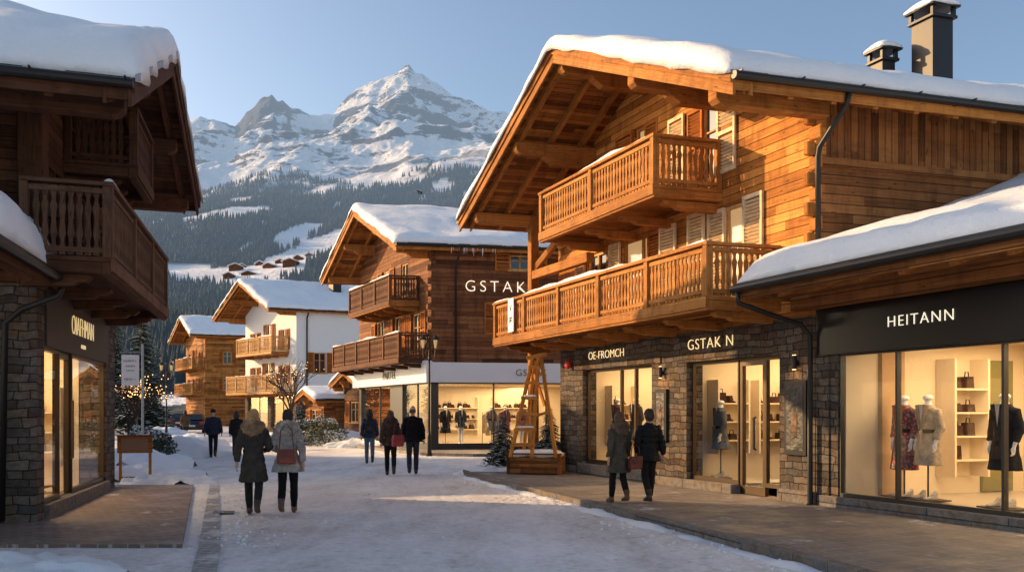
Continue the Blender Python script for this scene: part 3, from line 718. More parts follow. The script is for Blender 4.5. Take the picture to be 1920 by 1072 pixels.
boxes(FB,'stone_plinth','granite',B,[(4.5,7.8,-.1,.1,.12,.4),(2.0,3.5,-.3,.1,.1,.3),(-.05,.8,-.02,.1,.1,.34),(7.9,8.84,.041,.1,.1,.3),(3.5,4.45,.041,.1,.1,.3)],.01)
boxes(FB,'lintel','stone',B,[(4.3,8.0,.041,.075,2.78,2.95),(.6,3.7,.041,.075,2.74,2.88)],0,'h')
glazing(FB,B,[4.68,5.5,6.1,7.62],.42,2.76,v=-.12,frame='bronze')
glazing(FB,B,[2.02,3.42],.3,2.72,v=-.12,frame='bronze')
glazing(FB,B,[.82,1.3],.3,2.72,v=-.12,frame='bronze')
door=glazing(FB,B,[1.33,2.0],.13,2.72,v=-.14,frame='bronze',name='door',t=.13)
mb=MB(FB); mb.tube([(1.5,-.04,1.0),(1.5,0.0,1.0),(1.5,0.0,1.6),(1.5,-.04,1.6)],.022,8); mb.build('handle','darkframe',door)
room(FB,B,.5,4.0,-4.2,-.36,.12,3.1,140); room(FB,B,4.3,8.3,-3.5,-.36,.2,3.1,140)
shelf(SB,B,.9,1.6,-3.65,[1.1,1.5,1.9],3); shelf(SB,B,1.9,2.7,-3.65,[1.1,1.5,1.9],4); shelf(FB,B,1.0,2.6,-3.8,[.9,1.4,1.9],15)
shelf(SB,B,1.0,1.7,-7.95,[1.1,1.5,1.9],5); rail_rack(SB,B,1.9,2.9,-7.7,.2,5); rail_rack(FB,B,5.5,7.2,-2.6,.2,6)
text("GSTAK N",FB,B,2.62,.1,3.08,-FB.d,.31,'sign_g',spacing=1.12,off=-.005)
text('OE-FROMCH',FB,B,6.45,.1,3.1,-FB.d,.28,'sign_g',off=-.004)
for u0,u1,z0,z1 in((.12,.62,.95,2.25),(4.05,4.45,1.05,2.2)):
    mb=MB(FB); mb.box(u0,u1,.042,.1,z0,z1); bd=mb.build('display_board','black',B)
    mb=MB(FB); mb.box(u0+.06,u1-.06,.101,.106,z0+.08,z1-.08); mb.build('poster',fabric('poster print',(.022,.02,.02),.6,7,.5),bd)
    mb=MB(FB); c=(u0+u1)/2; mb.loft([(c,.11,z0+.3,.05,.004),(c,.11,z0+.55,.07,.006),(c,.11,z0+.72,.06,.006),(c,.11,z0+.76,.018,.004),(c,.11,z0+.83,.025,.004)],10); mb.build('poster_figure',fabric('poster figure',(.16,.10,.07),.8,12),bd)
for uu in(.36,4.22):
    mb=MB(FB); mb.lathe((uu,.12,2.45),[(.04,0),(.04,.24)],10); mb.box(uu-.02,uu+.02,.04,.1,2.52,2.6); s_=mb.build('wall_light','metal',B)
    mb=MB(FB); mb.lathe((uu,.12,2.44),[(.03,0),(.03,.008)],10); mb.lathe((uu,.12,2.692),[(.03,0),(.03,.008)],10); mb.build('bulb','lamp',s_)
    L=bpy.data.lights.new('wall_light_glow','POINT'); L.energy=3.; L.color=(1,.6,.28); L.shadow_soft_size=.05; lo=bpy.data.objects.new('wall_light_glow',L); col.objects.link(lo); lo.parent=s_; lo.location=FB.p(uu,.2,2.35)
mb=MB(FB); mb.ell((8.2,.14,2.95),.12,.08,.12); mb.build('alarm_bell','red',B,smooth=True)
mb=MB(FB); mb.box(8.38,8.7,1.53,1.55,3.8,4.68); bn=mb.build('banner','whitef',B)
text('V',FB,bn,8.54,1.556,4.42,-FB.d,.24,'black',.003); text('SK',FB,bn,8.54,1.556,4.12,-FB.d,.2,'black',.003)
for (u,v,z0,z1,w) in((3.0,-5.7,8.2,10.75,.27),(3.6,-5.0,8.6,10.0,.17)):
    mb=MB(FB); mb.box(u-w,u+w,v-w,v+w,z0,z1-.3); mb.box(u-w-.06,u+w+.06,v-w-.06,v+w+.06,z1-.36,z1-.29)
    for a in(-1,1):
        for b_ in(-1,1): mb.box(u+a*w-.04,u+a*w+.04,v+b_*w-.04,v+b_*w+.04,z1-.3,z1-.12)
    mb.box(u-w-.1,u+w+.1,v-w-.1,v+w+.1,z1-.12,z1-.06); ch=mb.build('chimney','metal',roofB,bevel=.01)
    snow_sheet(FB,ch,(u-w-.08,u+w+.08),(v-w-.08,v+w+.08),lambda a,b_:z1-.06,.2,name='snow_cap',r=.25,step=.15)
mb=MB(FB); mb.tube([(-.9,.2,6.85),(-.86,.2,6.66),(-.25,.16,6.15),(-.2,.15,6.0),(-.2,.14,3.9)],.042,10); mb.build('downpipe','metal',B,smooth=True)

# ---------------------------------------------------------------- low shop
S=root('shop_building','low snow covered shop with black fascia and glass front','building',FB)
eave=lambda u,v: 3.85+(1.2-v)*.33
mb=MB(FB)
P8=[(u,v,eave(u,v)+dz) for dz in(-.14,0) for v in(1.2,-7) for u in(-7.5,.28)]
mb.solid(P8,[(0,2,3,1),(4,5,7,6),(0,1,5,4),(2,6,7,3),(0,4,6,2),(1,3,7,5)]); rfS=mb.build('roof','soffit',S)
mb=MB(FB); u=-7.2
while u<.3: mb.beam((u,1.1,eave(0,1.1)-.22),(u,-.5,eave(0,-.5)-.22),.1,.16); u+=.75
mb.build('rafter_row','beam',rfS)
boxes(FB,'roof_beam','wood_side',rfS,[(-7.5,.26,.45,.62,3.66,3.88),(-7.5,.28,1.2,1.24,3.62,3.86),(.28,.33,.0,1.24,3.62,3.87)])
mb=MB(FB); mb.tube([(-7.5,1.32,3.79),(.36,1.32,3.79)],.07,10); mb.box(-7.5,.33,1.1,1.3,3.865,3.89); mb.build('gutter','metal',rfS)
mb=MB(FB); mb.tube([(.25,1.32,3.75),(.25,1.3,3.55),(.1,.8,3.35),(.02,.3,3.2),(-.02,.14,3.0),(-.02,.14,.15),(-.02,.24,.08)],.042,10); mb.build('downpipe','metal',S,smooth=True)
snow_sheet(FB,rfS,(-7.5,.3),(-7,1.22),eave,.32,seed=11,step=.18,amp=.3,r=.22)
mb=MB(FB); mb.box(-7.2,-.08,-.02,.06,2.66,3.42); fa=mb.build('shop_sign','black',S)
boxes(FB,'upper_wall','black',S,[(-7.2,-.08,-.3,-.02,2.66,3.9),(-7.4,-7.2,-6,0,0,3.9)])
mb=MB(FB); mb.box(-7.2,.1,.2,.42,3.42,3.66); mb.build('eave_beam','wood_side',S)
text('HEITANN',FB,fa,-2.04,.08,3.08,-FB.d,.24,'sign_w',spacing=1.2,off=-.004,sx=.95)
mb=MB(FB); mb.box(-7.2,-.08,-.25,.06,.0,.3); mb.build('stone_sill','granite',S,bevel=.01)
boxes(FB,'stone_pillar','stone',S,[(-.46,-.06,-.5,.0,0,2.66),(-.30,-.02,-.2,.03,0,3.6)],0,'h')
glazing(FB,S,[-7.1,-4.9,-3.2,-1.55,-.48],.3,2.66,v=-.06,t=.035)
room(FB,S,-7.0,-.5,-3.8,-.12,.3,2.9,280)
shelf(SB,S,1.95,2.6,.86,[.9,1.3,1.7,2.1],8)
boxes(SB,'mirror_panel',plain('olive mirror',(.26,.24,.10),.15,.3),S,[(2.85,3.5,.5,.56,.32,2.6)])
boxes(SB,'display_pillar',plain('tan panel',(.46,.28,.14),.6),S,[(.75,1.2,.5,.58,.32,2.88)])
rail_rack(FB,S,-3.9,-2.2,-3.2,.32,9); shelf(FB,S,-5.6,-4.2,-3.4,[.8,1.25,1.7,2.1],12)
flor=newmat('floral print'); q=N(flor[1]); t=q.n('ShaderNodeTexCoord'); vo=q.n('ShaderNodeTexVoronoi'); vo.inputs['Scale'].default_value=15; q.l(t.outputs['Object'],vo.inputs['Vector'])
q.l(q.ramp(vo.outputs['Distance'],[(.0,(.8,.3,.22)),(.22,(.55,.03,.05)),(.48,(.03,.015,.02)),(.8,(.3,.12,.10))]),flor[2].inputs['Base Color'])
mannequin(FB,-1.0,-.75,.32,'white mannequin in a red floral dress behind glass',(.3,.03,.03),.45,mat=flor[0])
mannequin(FB,-1.47,-.7,.32,'white mannequin in a beige wool coat behind glass',(.40,.31,.22),.55)
mannequin(FB,-2.68,-.7,.32,'white mannequin in a black double breasted coat',(.02,.02,.024),.55)
mannequin(FB,3.42,-.75,.3,'mannequin in a grey suit behind the shop glass',(.10,.10,.11),.62,turn=-20)
mannequin(FB,6.5,-.75,.4,'mannequin in a dark coat in the shop window',(.05,.045,.05),.62)
mannequin(FB,7.4,-.8,.4,'mannequin in a brown coat in the shop window',(.12,.07,.05),.6)

# ================================================================ CHALET A
FA=Fr((-7.13,11.9),(-.28,.96),(.96,.28))
SA=Fr(FA.O,-FA.n,-FA.d)
A=root('chalet','dark weathered timber chalet above a lit boutique','building',FA)
PA=dict(ur=2.3,zr=8.2,ue0=-1.95,ze0=6.05,ue1=6.95,ze1=6.75,vf=1.6,vb=-9,u0=0,u1=5.9)
roofA,rzA=roofsys(FA,A,PA,wm='dk_h',bm='dk_beam',snowt=.52,rafter=.7)
mb=MB(FA); mb.prism([(-2.0,6.03),(2.3,8.2),(2.3,8.3),(-2.0,6.13)],1.695,1.73); mb.build('verge_flashing','zinc',roofA)
opA=[(.9,1.8,4.0,5.6),(2.9,3.7,4.0,5.6),(4.4,5.2,4.0,5.5),(1.9,2.9,6.0,7.3)]
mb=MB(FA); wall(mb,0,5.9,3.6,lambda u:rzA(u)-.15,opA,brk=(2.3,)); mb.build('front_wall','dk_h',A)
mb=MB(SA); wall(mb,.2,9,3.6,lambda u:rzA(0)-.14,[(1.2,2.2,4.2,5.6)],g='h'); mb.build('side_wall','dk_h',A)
window(SA,A,1.21,2.19,4.21,5.59,frame='dk_beam'); 
mb=MB(FA); mb.box(5.7,5.9,-9,-.21,3.6,rzA(5.9)-.14,'h'); mb.box(.2,5.7,-9,-8.8,3.6,rzA(5.7)-.2,'h'); mb.box(.2,5.7,-8.8,-.2,3.6,3.7); mb.build('rear_wall','dk_h',A)
boxes(FA,'timber_post','dk_beam',A,[(-.14,.2,-.2,.14,3.6,6.9),(-.12,.18,-1.1,-.9,3.6,6.9),(5.75,6.0,-.2,.1,3.6,6.6)],.015)
boxes(FA,'timber_beam','dk_beam',A,[(-1.7,-.15,-.1,.15,6.1,6.35),(-1.7,-.15,-2.6,-2.35,6.1,6.35)],.015)
for o_ in opA: window(FA,A,o_[0]+.01,o_[1]-.01,o_[2]+.01,o_[3]-.01,frame='dk_beam')
for a,b,z0,z1 in((.4,.88,4.,5.6),(1.82,2.25,4.,5.6),(2.4,2.88,4,5.6),(3.72,4.2,4,5.6)): shutter(FA,A,a,b,z0,z1,mat='dk_beam')
balcony(FA,A,-.83,5.1,1.2,3.92,5.0,mat='grey_beam',beam='dk_beam',v0=.0)
balcony(FA,A,1.6,3.4,1.15,5.98,6.95,mat='dk_beam',beam='dk_beam',brk=1.2,snow=False)
mb=MB(FA); wall(mb,0,.42,0,lambda u:3.6,(),th=.5,v1=.02); wall(mb,5.0,5.9,0,lambda u:3.6,(),th=.5,v1=.02); mb.box(5.4,5.9,-9,-.5,0,3.6,'h'); mb.build('stone_wall','stone',A)
mb=MB(SA); wall(mb,.49,9,0,lambda u:3.6,(),th=.4,v1=0.0); mb.build('stone_side_wall','stone',A)
mb=MB(FA); mb.box(.42,5.0,-.3,.06,2.72,3.62); sg=mb.build('shop_sign',plain('dark brown fascia',(.035,.026,.02),.6),A)
text('OIAFHMAN',FA,sg,2.75,.07,3.2,FA.d,.5,'sign_y',spacing=1.0,sx=.66,off=-.014)
text('CAFENI',FA,sg,2.75,.07,2.88,FA.d,.1,'sign_y')
mb=MB(FA); mb.box(.42,5.0,-.3,.1,0,.27); mb.build('stone_sill','granite',A,bevel=.01)
glazing(FA,A,[.44,1.5],.27,2.72,v=-.06,frame='bronze'); dr=glazing(FA,A,[1.52,2.3],.14,2.72,v=-.1,frame='bronze',name='door',t=.11); glazing(FA,A,[2.32,4.98],.27,2.72,v=-.06,frame='bronze')
mb=MB(FA); mb.tube([(2.1,0,.9),(2.1,.04,.9),(2.1,.04,1.9),(2.1,0,1.9)],.02,8); mb.build('handle','bronze',dr)
room(FA,A,.45,5.0,-3.4,-.5,.16,3.3,240); shelf(SA,A,.8,1.6,-4.65,[.9,1.3,1.7],21); shelf(FA,A,1.0,2.4,-3.0,[.6,1.0,1.4,1.8],22)
mannequin(FA,.75,-.9,.27,'mannequin in a pale coat behind boutique glass',(.45,.38,.3),.7)
mannequin(FA,3.6,-.95,.27,'mannequin in a camel coat behind boutique glass',(.35,.22,.12),.7)
pe=lambda u,v: 3.72+(.35-v)*.5
PR=root('porch_roof','low snow laden porch roof with dark gutter','roof',FA)
mb=MB(FA); P8=[(u,v,pe(u,v)+dz) for dz in(-.14,0) for v in(.35,-3.5) for u in(-7,-.25)]
mb.solid(P8,[(0,2,3,1),(4,5,7,6),(0,1,5,4),(2,6,7,3),(0,4,6,2),(1,3,7,5)])
mb.box(-7,-.25,.35,.39,3.5,3.73); mb.build('roof_boarding','dk_beam',PR)
mb=MB(FA); u=-6.8
while u<-.3: mb.beam((u,.3,pe(0,.3)-.22),(u,-3,pe(0,-3)-.22),.1,.16); u+=.7
mb.build('rafter_row','dk_beam',PR)
boxes(FA,'timber_post','dk_beam',PR,[(-.6,-.4,-3.2,-3.0,0,5.0),(-6.6,-6.4,-3.2,-3.0,0,5.0),(-7,-.3,-3.2,-3.,5.0,5.2)])
mb=MB(FA); mb.tube([(-7,.47,3.64),(-.2,.47,3.64)],.07,10); mb.build('gutter','metal',PR)
mb=MB(FA); mb.tube([(-.35,.47,3.6),(-.35,.4,3.4),(-.25,-.1,3.2),(-.14,-.35,3.0),(-.12,-.4,.1)],.045,10); mb.build('downpipe','metal',PR,smooth=True)
snow_sheet(FA,PR,(-7,-.25),(-3.5,.36),pe,.5,seed=5,step=.18,amp=.32,r=.26)
mb=MB(FA); mb.box(-.04,-.002,-.62,-.45,1.35,1.6); mb.build('alarm_box','red',A)

# ================================================================ CHALET C
FC=Fr((-3.4,33.4),(-.5,.866),(-.985,-.17)); SC=FC.side()
C=root('chalet','brown timber chalet above a glass fronted corner shop','building',FC)
PC=dict(ur=4.8,zr=11.2,ue0=-.5,ze0=8.65,ue1=9.9,ze1=8.65,vf=1.6,vb=-14,u0=0,u1=9)
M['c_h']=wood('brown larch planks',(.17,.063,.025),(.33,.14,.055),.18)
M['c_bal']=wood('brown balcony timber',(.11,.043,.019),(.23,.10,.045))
roofC,rzC=roofsys(FC,C,PC,wm='soffit',bm='beam',snowt=.30,rafter=1.)
opC=[(1.0,2.0,4.4,6.0),(3.2,4.2,4.1,6.1),(5.5,6.5,4.1,6.1),(2.5,3.3,6.9,8.4),(4.6,5.6,6.4,8.4),(6.8,7.6,6.9,8.3)]
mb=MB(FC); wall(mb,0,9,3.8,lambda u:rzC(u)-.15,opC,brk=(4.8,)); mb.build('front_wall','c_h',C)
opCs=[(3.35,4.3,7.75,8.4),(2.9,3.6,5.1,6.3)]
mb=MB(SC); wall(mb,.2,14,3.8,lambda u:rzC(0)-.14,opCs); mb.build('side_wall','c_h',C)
mb=MB(FC); mb.box(8.8,9,-14,-.21,0,rzC(9)-.14,'h'); mb.box(.2,8.8,-14,-13.8,0,rzC(0)-.14,'h'); mb.box(.2,8.8,-13.8,-.2,3.8,3.95); mb.build('rear_wall','c_h',C)
mb=MB(FC)
for i in range(17):
    z=3.85+i*.27; mb.box(-.14 if i%2 else -.002,.14,.001,.14 if i%2==0 else .04,z,z+.24)
mb.build('corner_log','c_h',C,bevel=.02)
for o_ in opC: window(FC,C,o_[0]+.01,o_[1]-.01,o_[2]+.01,o_[3]-.01)
for o_ in opCs: window(SC,C,o_[0]+.01,o_[1]-.01,o_[2]+.01,o_[3]-.01)
for a,b,z0,z1 in((2.7,3.33,7.7,8.45),(4.32,4.95,7.7,8.45),(2.25,2.88,5.0,6.35),(3.62,4.25,5.0,6.35)): shutter(SC,C,a,b,z0,z1,mat='shut_o')
for a,b,z0,z1 in((.45,.98,4.4,6),(2.02,2.55,4.4,6),(2.65,3.18,4.2,6),(4.22,4.75,4.2,6),(6.52,7.05,4.2,6),(4.05,4.58,6.6,8.4),(5.62,6.15,6.6,8.4)): shutter(FC,C,a,b,z0,z1,mat='shut_o')
balcony(FC,C,.1,9.2,1.3,3.98,5.05,mat='c_bal',beam='dk_beam',snow=True)
balcony(FC,C,1.2,6.6,1.3,6.5,7.6,mat='c_bal',beam='beam')
text('GSTAK',SC,C,2.72,.04,7.0,SC.d,.68,'sign_w',spacing=1.38,ext=.02,off=-.014)
mb=MB(FC); mb.box(-.25,9.1,-.3,.3,2.95,3.78); mb.box(-.25,.1,-14,-.3,2.95,3.78); fc=mb.build('shop_sign','whitef',C)
text('GSTAK',SC,fc,4.15,.27,3.36,SC.d,.4,'black',.01,1.15,off=-.006); text('PARTEL',FC,fc,3.9,.32,3.36,-FC.d,.5,'black',.01)
snow_sheet(FC,fc,(-.24,8.9),(0.02,.32),lambda u,v:3.785,.08,name='snow_strip',r=.12,step=.4,edge=.01)
boxes(FC,'shop_pier','darkframe',C,[(-.05,.25,-.3,.02,0,2.95),(3.1,4.6,-.3,.02,0,2.95),(8.7,9,-.3,0,0,2.95),(-.02,.25,-14,-.3,.0,.3),(.25,3.1,-.3,0,0,.3),(4.6,8.7,-.3,0,0,.3),(-.02,.2,-6.2,-6.0,.3,2.95),(-.02,.2,-14,-12,.3,2.95)])
glazing(SC,C,[.3,2.7,5.0,7.4,10,12],.3,2.95,v=-.1); glazing(FC,C,[.25,1.6,3.1],.3,2.95,v=-.1); glazing(FC,C,[4.6,6.2,8.7],.3,2.95,v=-.1)
boxes(FC,'interior_wall','cream',C,[(4.2,4.25,-8,-.4,.12,2.9),(.3,8.6,-8.05,-8,.12,2.9)])
boxes(FC,'interior_ceiling','cream',C,[(.1,8.7,-12,-.2,2.9,2.95)]); boxes(FC,'interior_floor','floorshop',C,[(.1,8.7,-12,-.2,.08,.13)])
area(FC,C,2.0,-3.5,2.85,3.,6.,380); area(FC,C,6.5,-2.5,2.85,3.,4.,380)
shelf(SC,C,1.6,3.8,-3.9,[.9,1.4,1.9],31); shelf(SC,C,4.6,6.6,-3.9,[.9,1.4,1.9],33); rail_rack(SC,C,3.4,4.5,-2.6,.13,35)
mannequin(SC,.95,-.8,.3,'mannequin in a long black coat in corner shop',(.02,.02,.02),.5)
mannequin(SC,1.7,-1.0,.3,'mannequin in a dark dress in corner shop',(.03,.03,.035),.75)
mannequin(SC,2.95,-.8,.3,'mannequin in a pale suit in corner shop',(.2,.16,.13),.6)
mannequin(SC,3.55,-.8,.3,'mannequin in a patterned dress in corner shop',(.2,.1,.07),.5,mat=flor[0])
mannequin(SC,4.3,-.8,.3,'mannequin in a rose jacket in corner shop',(.35,.16,.13),.8)
mb=MB(FC); mb.tube([(-.6,-1.0,8.5),(-.3,-1.0,8.1),(-.1,-1.,7.8),(-.1,-1.,3.8)],.045,8); mb.build('downpipe','metal',C,smooth=True)
mb=MB(FC)
for i in range(14):
    v=ru(-2.6,-.6); l=ru(.1,.4); mb.lathe((-.58,v,8.55-l),[(.002,0),(.010,l*.5),(.018,l)],5)
mb.build('icicle_row','snow',roofC)
mb=MB(FC); mb.box(3.6,4.2,-7.,-6.4,10,12.0); mb.box(3.5,4.3,-7.1,-6.3,12.0,12.1); ch=mb.build('chimney','metal',roofC)

# ================================================================ other chalets
def simple_chalet(label,O,d,n,P,wallm,depth,zb,ops,bals,sideops=(),snowt=.32,balm='bal',wm='soffit',bm='beam'):
    f=Fr(O,d,n); s=f.side(); e=root('chalet',label,'building',f)
    rf,rz=roofsys(f,e,P,snowt=snowt,rafter=1.2,bm=bm,wm=wm)
    W=P['u1']
    mb=MB(f); wall(mb,0,W,zb,lambda u:rz(u)-.15,ops,brk=(P['ur'],)); mb.build('front_wall',wallm,e)
    mb=MB(s); wall(mb,.2,depth,zb,lambda u:rz(0)-.14,sideops); mb.build('side_wall',wallm,e)
    mb=MB(f); mb.box(W-.2,W,-depth,-.21,zb,rz(W)-.14,'h'); mb.box(.2,W-.2,-depth,-depth+.2,zb,rz(0)-.14,'h'); mb.build('rear_wall',wallm,e)
    for o_ in ops:
        window(f,e,o_[0]+.01,o_[1]-.01,o_[2]+.01,o_[3]-.01); w=(o_[1]-o_[0])*.5
        shutter(f,e,o_[0]-w-.02,o_[0]-.02,o_[2],o_[3],mat='shut_o'); shutter(f,e,o_[1]+.02,o_[1]+w+.02,o_[2],o_[3],mat='shut_o')
    for o_ in sideops:
        window(s,e,o_[0]+.01,o_[1]-.01,o_[2]+.01,o_[3]-.01); w=(o_[1]-o_[0])*.5
        shutter(s,e,o_[0]-w-.02,o_[0]-.02,o_[2],o_[3],mat='shut_o'); shutter(s,e,o_[1]+.02,o_[1]+w+.02,o_[2],o_[3],mat='shut_o')
    for b in bals: balcony(f,e,*b,mat=balm,beam='beam',sp=.16)
    return f,s,e,rf,rz
opsD=[(1.5,2.4,6.9,8.6),(4,5,6.9,9.2),(6.6,7.5,6.9,8.6),(1.5,2.4,4,5.6),(4.2,5.2,3.8,5.9),(6.6,7.5,4,5.6)]
FD,SD,D_,rfD,rzD=simple_chalet('white rendered chalet with pale timber balconies',(-17.6,65),(-.7,.714),(-.93,-.37),dict(ur=4.7,zr=12.8,ue0=-.5,ze0=10.05,ue1=9.7,ze1=10,vf=2.4,vb=-13,u0=0,u1=9),'plaster',13,3.1,opsD,[(1.2,7.6,1.4,6.7,8.0),(-.1,9.1,1.6,3.4,4.8)],[(1.4,2.4,4.9,6.6),(3.6,4.6,4.9,6.6)],balm='pale')
boxes(FD,'stone_wall','stone',D_,[(0,9,-.35,.04,0,.4),(0,.5,-.35,.04,.4,3.1),(8.5,9,-.35,.04,.4,3.1),(4.2,4.8,-.35,.04,.4,3.1),(.0,.3,-13,-.35,0,3.1)],0,'h')
glazing(FD,D_,[.5,2.4,4.2],.4,3.1,v=-.15); glazing(FD,D_,[4.8,6.6,8.5],.4,3.1,v=-.15); room(FD,D_,.4,8.6,-4,-.4,.3,3.05,300)
mb=MB(FD); mb.box(2.5,3.2,-5,-4.3,11,13.9); mb.box(2.4,3.3,-5.1,-4.2,13.9,14.0); mb.build('chimney','metal',rfD)
mb=MB(SD); mb.tube([(.8,.5,10),(.8,.1,9.4),(.8,.07,.2)],.06,8); mb.build('downpipe','metal',D_)
opsE=[(1.5,2.4,7.4,9),(4,5,7.4,9.4),(6,6.9,7.4,9),(1.5,2.4,4.3,5.8),(4,5,4.3,5.8),(6,7,4.3,5.8)]
M['e_h']=wood('golden larch planks',(.32,.12,.028),(.56,.245,.065),.22)
simple_chalet('golden timber chalet with three balconies',(-36.6,95),(-.6,.8),(-.95,-.3),dict(ur=3.9,zr=13.3,ue0=-.6,ze0=10.9,ue1=9.2,ze1=10.6,vf=1.8,vb=-9,u0=0,u1=8.4),'e_h',9,0,opsE,[(.3,7.8,1.4,7.1,8.3),(.1,8.2,1.4,4.0,5.2)],[(2,3,7.5,9),(5,6,7.5,9),(2,3,4.3,5.8)])
simple_chalet('small brown timber kiosk with snowy roof',(-9.6,52),(-.6,.8),(-.97,-.2),dict(ur=1.6,zr=4.5,ue0=-.5,ze0=3.6,ue1=3.7,ze1=3.6,vf=.7,vb=-5,u0=0,u1=3.2),'dk_h',5,0,[(.9,2.2,1.0,2.4)],[],[(1.2,2.2,1.,2.2)],.32)
simple_chalet('small brown timber kiosk with snowy roof',(-13.0,55),(-.6,.8),(-.97,-.2),dict(ur=1.6,zr=3.3,ue0=-.5,ze0=2.6,ue1=3.7,ze1=2.6,vf=.7,vb=-3.5,u0=0,u1=3.2),'wood_side',3.5,0,[(.9,2.2,1.0,1.9)],[],[],.3)
simple_chalet('unseen timber chalet added behind the boutique to shade the street',(-15.5,24.5),(-.28,.96),(.96,.28),dict(ur=5,zr=8.0,ue0=-.8,ze0=6.0,ue1=10.8,ze1=6.0,vf=1.4,vb=-8,u0=0,u1=10),'dk_h',8,0,[(3,4,3.8,5.2),(6,7,3.8,5.2)],[],[],.4,wm='dk_h',bm='dk_beam')  # unseen neighbour, added to block low sun from the street

# ================================================================ vegetation
M['trunk']=plain('bark',(.06,.042,.03),.9,0,20,.3)
M['needle']=plain('fir needles',(.028,.05,.026),.8,0,3,.5)
M['leaf']=plain('hedge leaves',(.03,.055,.022),.6,0,8,.5)
def fir(x,y,H,label,snow=.35,n=26,rb=.26,z=0,seed=1,cat='tree',name='fir_tree',group=None,lights=False):
    rs=random.Random(seed); fr=at(x,y,z); e=root(name,label,cat,fr,group)
    t=MB(fr); t.tube([(0,0,0),(0,0,H*.5),(0,0,H*.98)],[H*.018,H*.011,.01],7); t.build('trunk','trunk',e)
    c=MB(fr); s=MB(fr)
    for i in range(n):
        k=i/(n-1); z0=H*(.07+.9*k); R=H*rb*(1-k)**.85+.05; nb=int(8+8*(1-k))
        for j in range(nb):
            a=rs.uniform(0,6.283); L=R*rs.uniform(.7,1.1); d=Vector((math.cos(a),math.sin(a),0)); sd=Vector((-d.y,d.x,0)); zz=z0+rs.uniform(-.02,.02)*H
            ns=5
            for m in range(ns):
                f=(m+.6)/ns; p=d*L*f+Vector((0,0,zz-L*.38*f*f+.06*L)); w=L*.26*(1.15-f)+.02
                for sg in(-1,1):
                    q=p+sd*sg*w+d*L*.16+Vector((0,0,-w*.45+rs.uniform(-.02,.02)*L)); r_=p+d*L*.22+Vector((0,0,-L*.03)); 
                    c.tri([p,q,r_]); q2=p+sd*sg*w*.5-Vector((0,0,w*.8)); c.tri([p,q2,p+d*L*.15])
                    if rs.random()<snow:
                        o=Vector((0,0,.012*H*.3+.008)); s.tri([p+o,(p+q)/2+o+sd*sg*w*.2,r_+o])
    c.build('crown','needle',e,recalc=False); 
    if s.V: s.build('snow_patch','snow',e,recalc=False)
    return e
def copytree(src,x,y,sc,rot,z=0):
    o=src.copy(); col.objects.link(o); o.location=(x,y,z); o.scale=(sc,sc,sc); o.rotation_euler=(0,0,rot)
    for ch in src.children:
        c=ch.copy(); col.objects.link(c); c.parent=o
f1=fir(-27,58,11,'tall dark fir dusted with snow',.5,30,.2,seed=3,group='firs along the street')
f2=fir(-33.5,66,13,'tall dark fir dusted with snow',.5,34,.19,seed=4,group='firs along the street')
for x,y,s_ in((-36.5,72,1),(-40,80,1.1),(-33,60,.9),(-27.5,50,.75),(-47,90,1.2),(-45,88,.9),(-50,100,1.3),(-52,112,1.3),(-19,82,1.),(-14,80,1.1),(-60,120,1.6),(-55,118,1.2)): copytree(f1 if rnd()<.5 else f2,x,y,s_,ru(0,6))
fir(1.0,21.5,1.5,'small snow dusted fir in a wooden planter',.5,18,.32,z=.4,seed=7)
fir(-.25,22.0,1.5,'small snow dusted fir beside the timber frame',.6,16,.42,z=.1,seed=9)
fir(-11.9,45,2.6,'small snow dusted fir by the kiosk',.5,20,.3,seed=12)
def baretree(x,y,H,label,seed,lights=True,z=0,dep=6,nl=120):
    rs=random.Random(seed); fr=at(x,y,z); e=root('bare_tree',label,'tree',fr); t=MB(fr); tw=MB(fr); lt=MB(fr); n0=[]
    def br(p,d,L,r,k):
        q=p+d*L*.5+Vector((rs.uniform(-.05,.05),rs.uniform(-.05,.05),0))*L; e_=p+d*L
        (t if k>2 else tw).tube([p,q,e_],[r,r*.85,r*.65],6 if k>2 else 3)
        if k<4 and rs.random()<.7: n0.append(e_)
        if k==0: return
        for i in range(rs.choice((2,3,3)) if k<dep else 5):
            a=rs.uniform(0,6.283); s_=rs.uniform(.35,.75); dd=(d+Vector((math.cos(a),math.sin(a),rs.uniform(-.1,.35)))*s_).normalized()
            br(p+d*L*rs.uniform(.55,1) if k<dep else e_,dd,L*rs.uniform(.6,.82),r*.6,k-1)
    br(Vector((0,0,0)),Vector((0,0,1)),H*.3,H*.018,dep)
    t.build('trunk','trunk',e); tw.build('twigs','trunk',e)
    if lights:
        rs.shuffle(n0)
        for p in n0[:nl]: lt.ell(p,.02,.02,.02,5,4)
        l_=lt.build('fairy_lights','fairy',e); l_['kind']='stuff'
    return e
baretree(-12.2,44,5.2,'bare tree strung with tiny warm lights',5,nl=60)
baretree(-14.2,29.5,3.8,'bare tree wrapped in tiny warm lights',8)
baretree(-24.5,52,4.2,'bare tree wrapped in tiny warm lights',11)
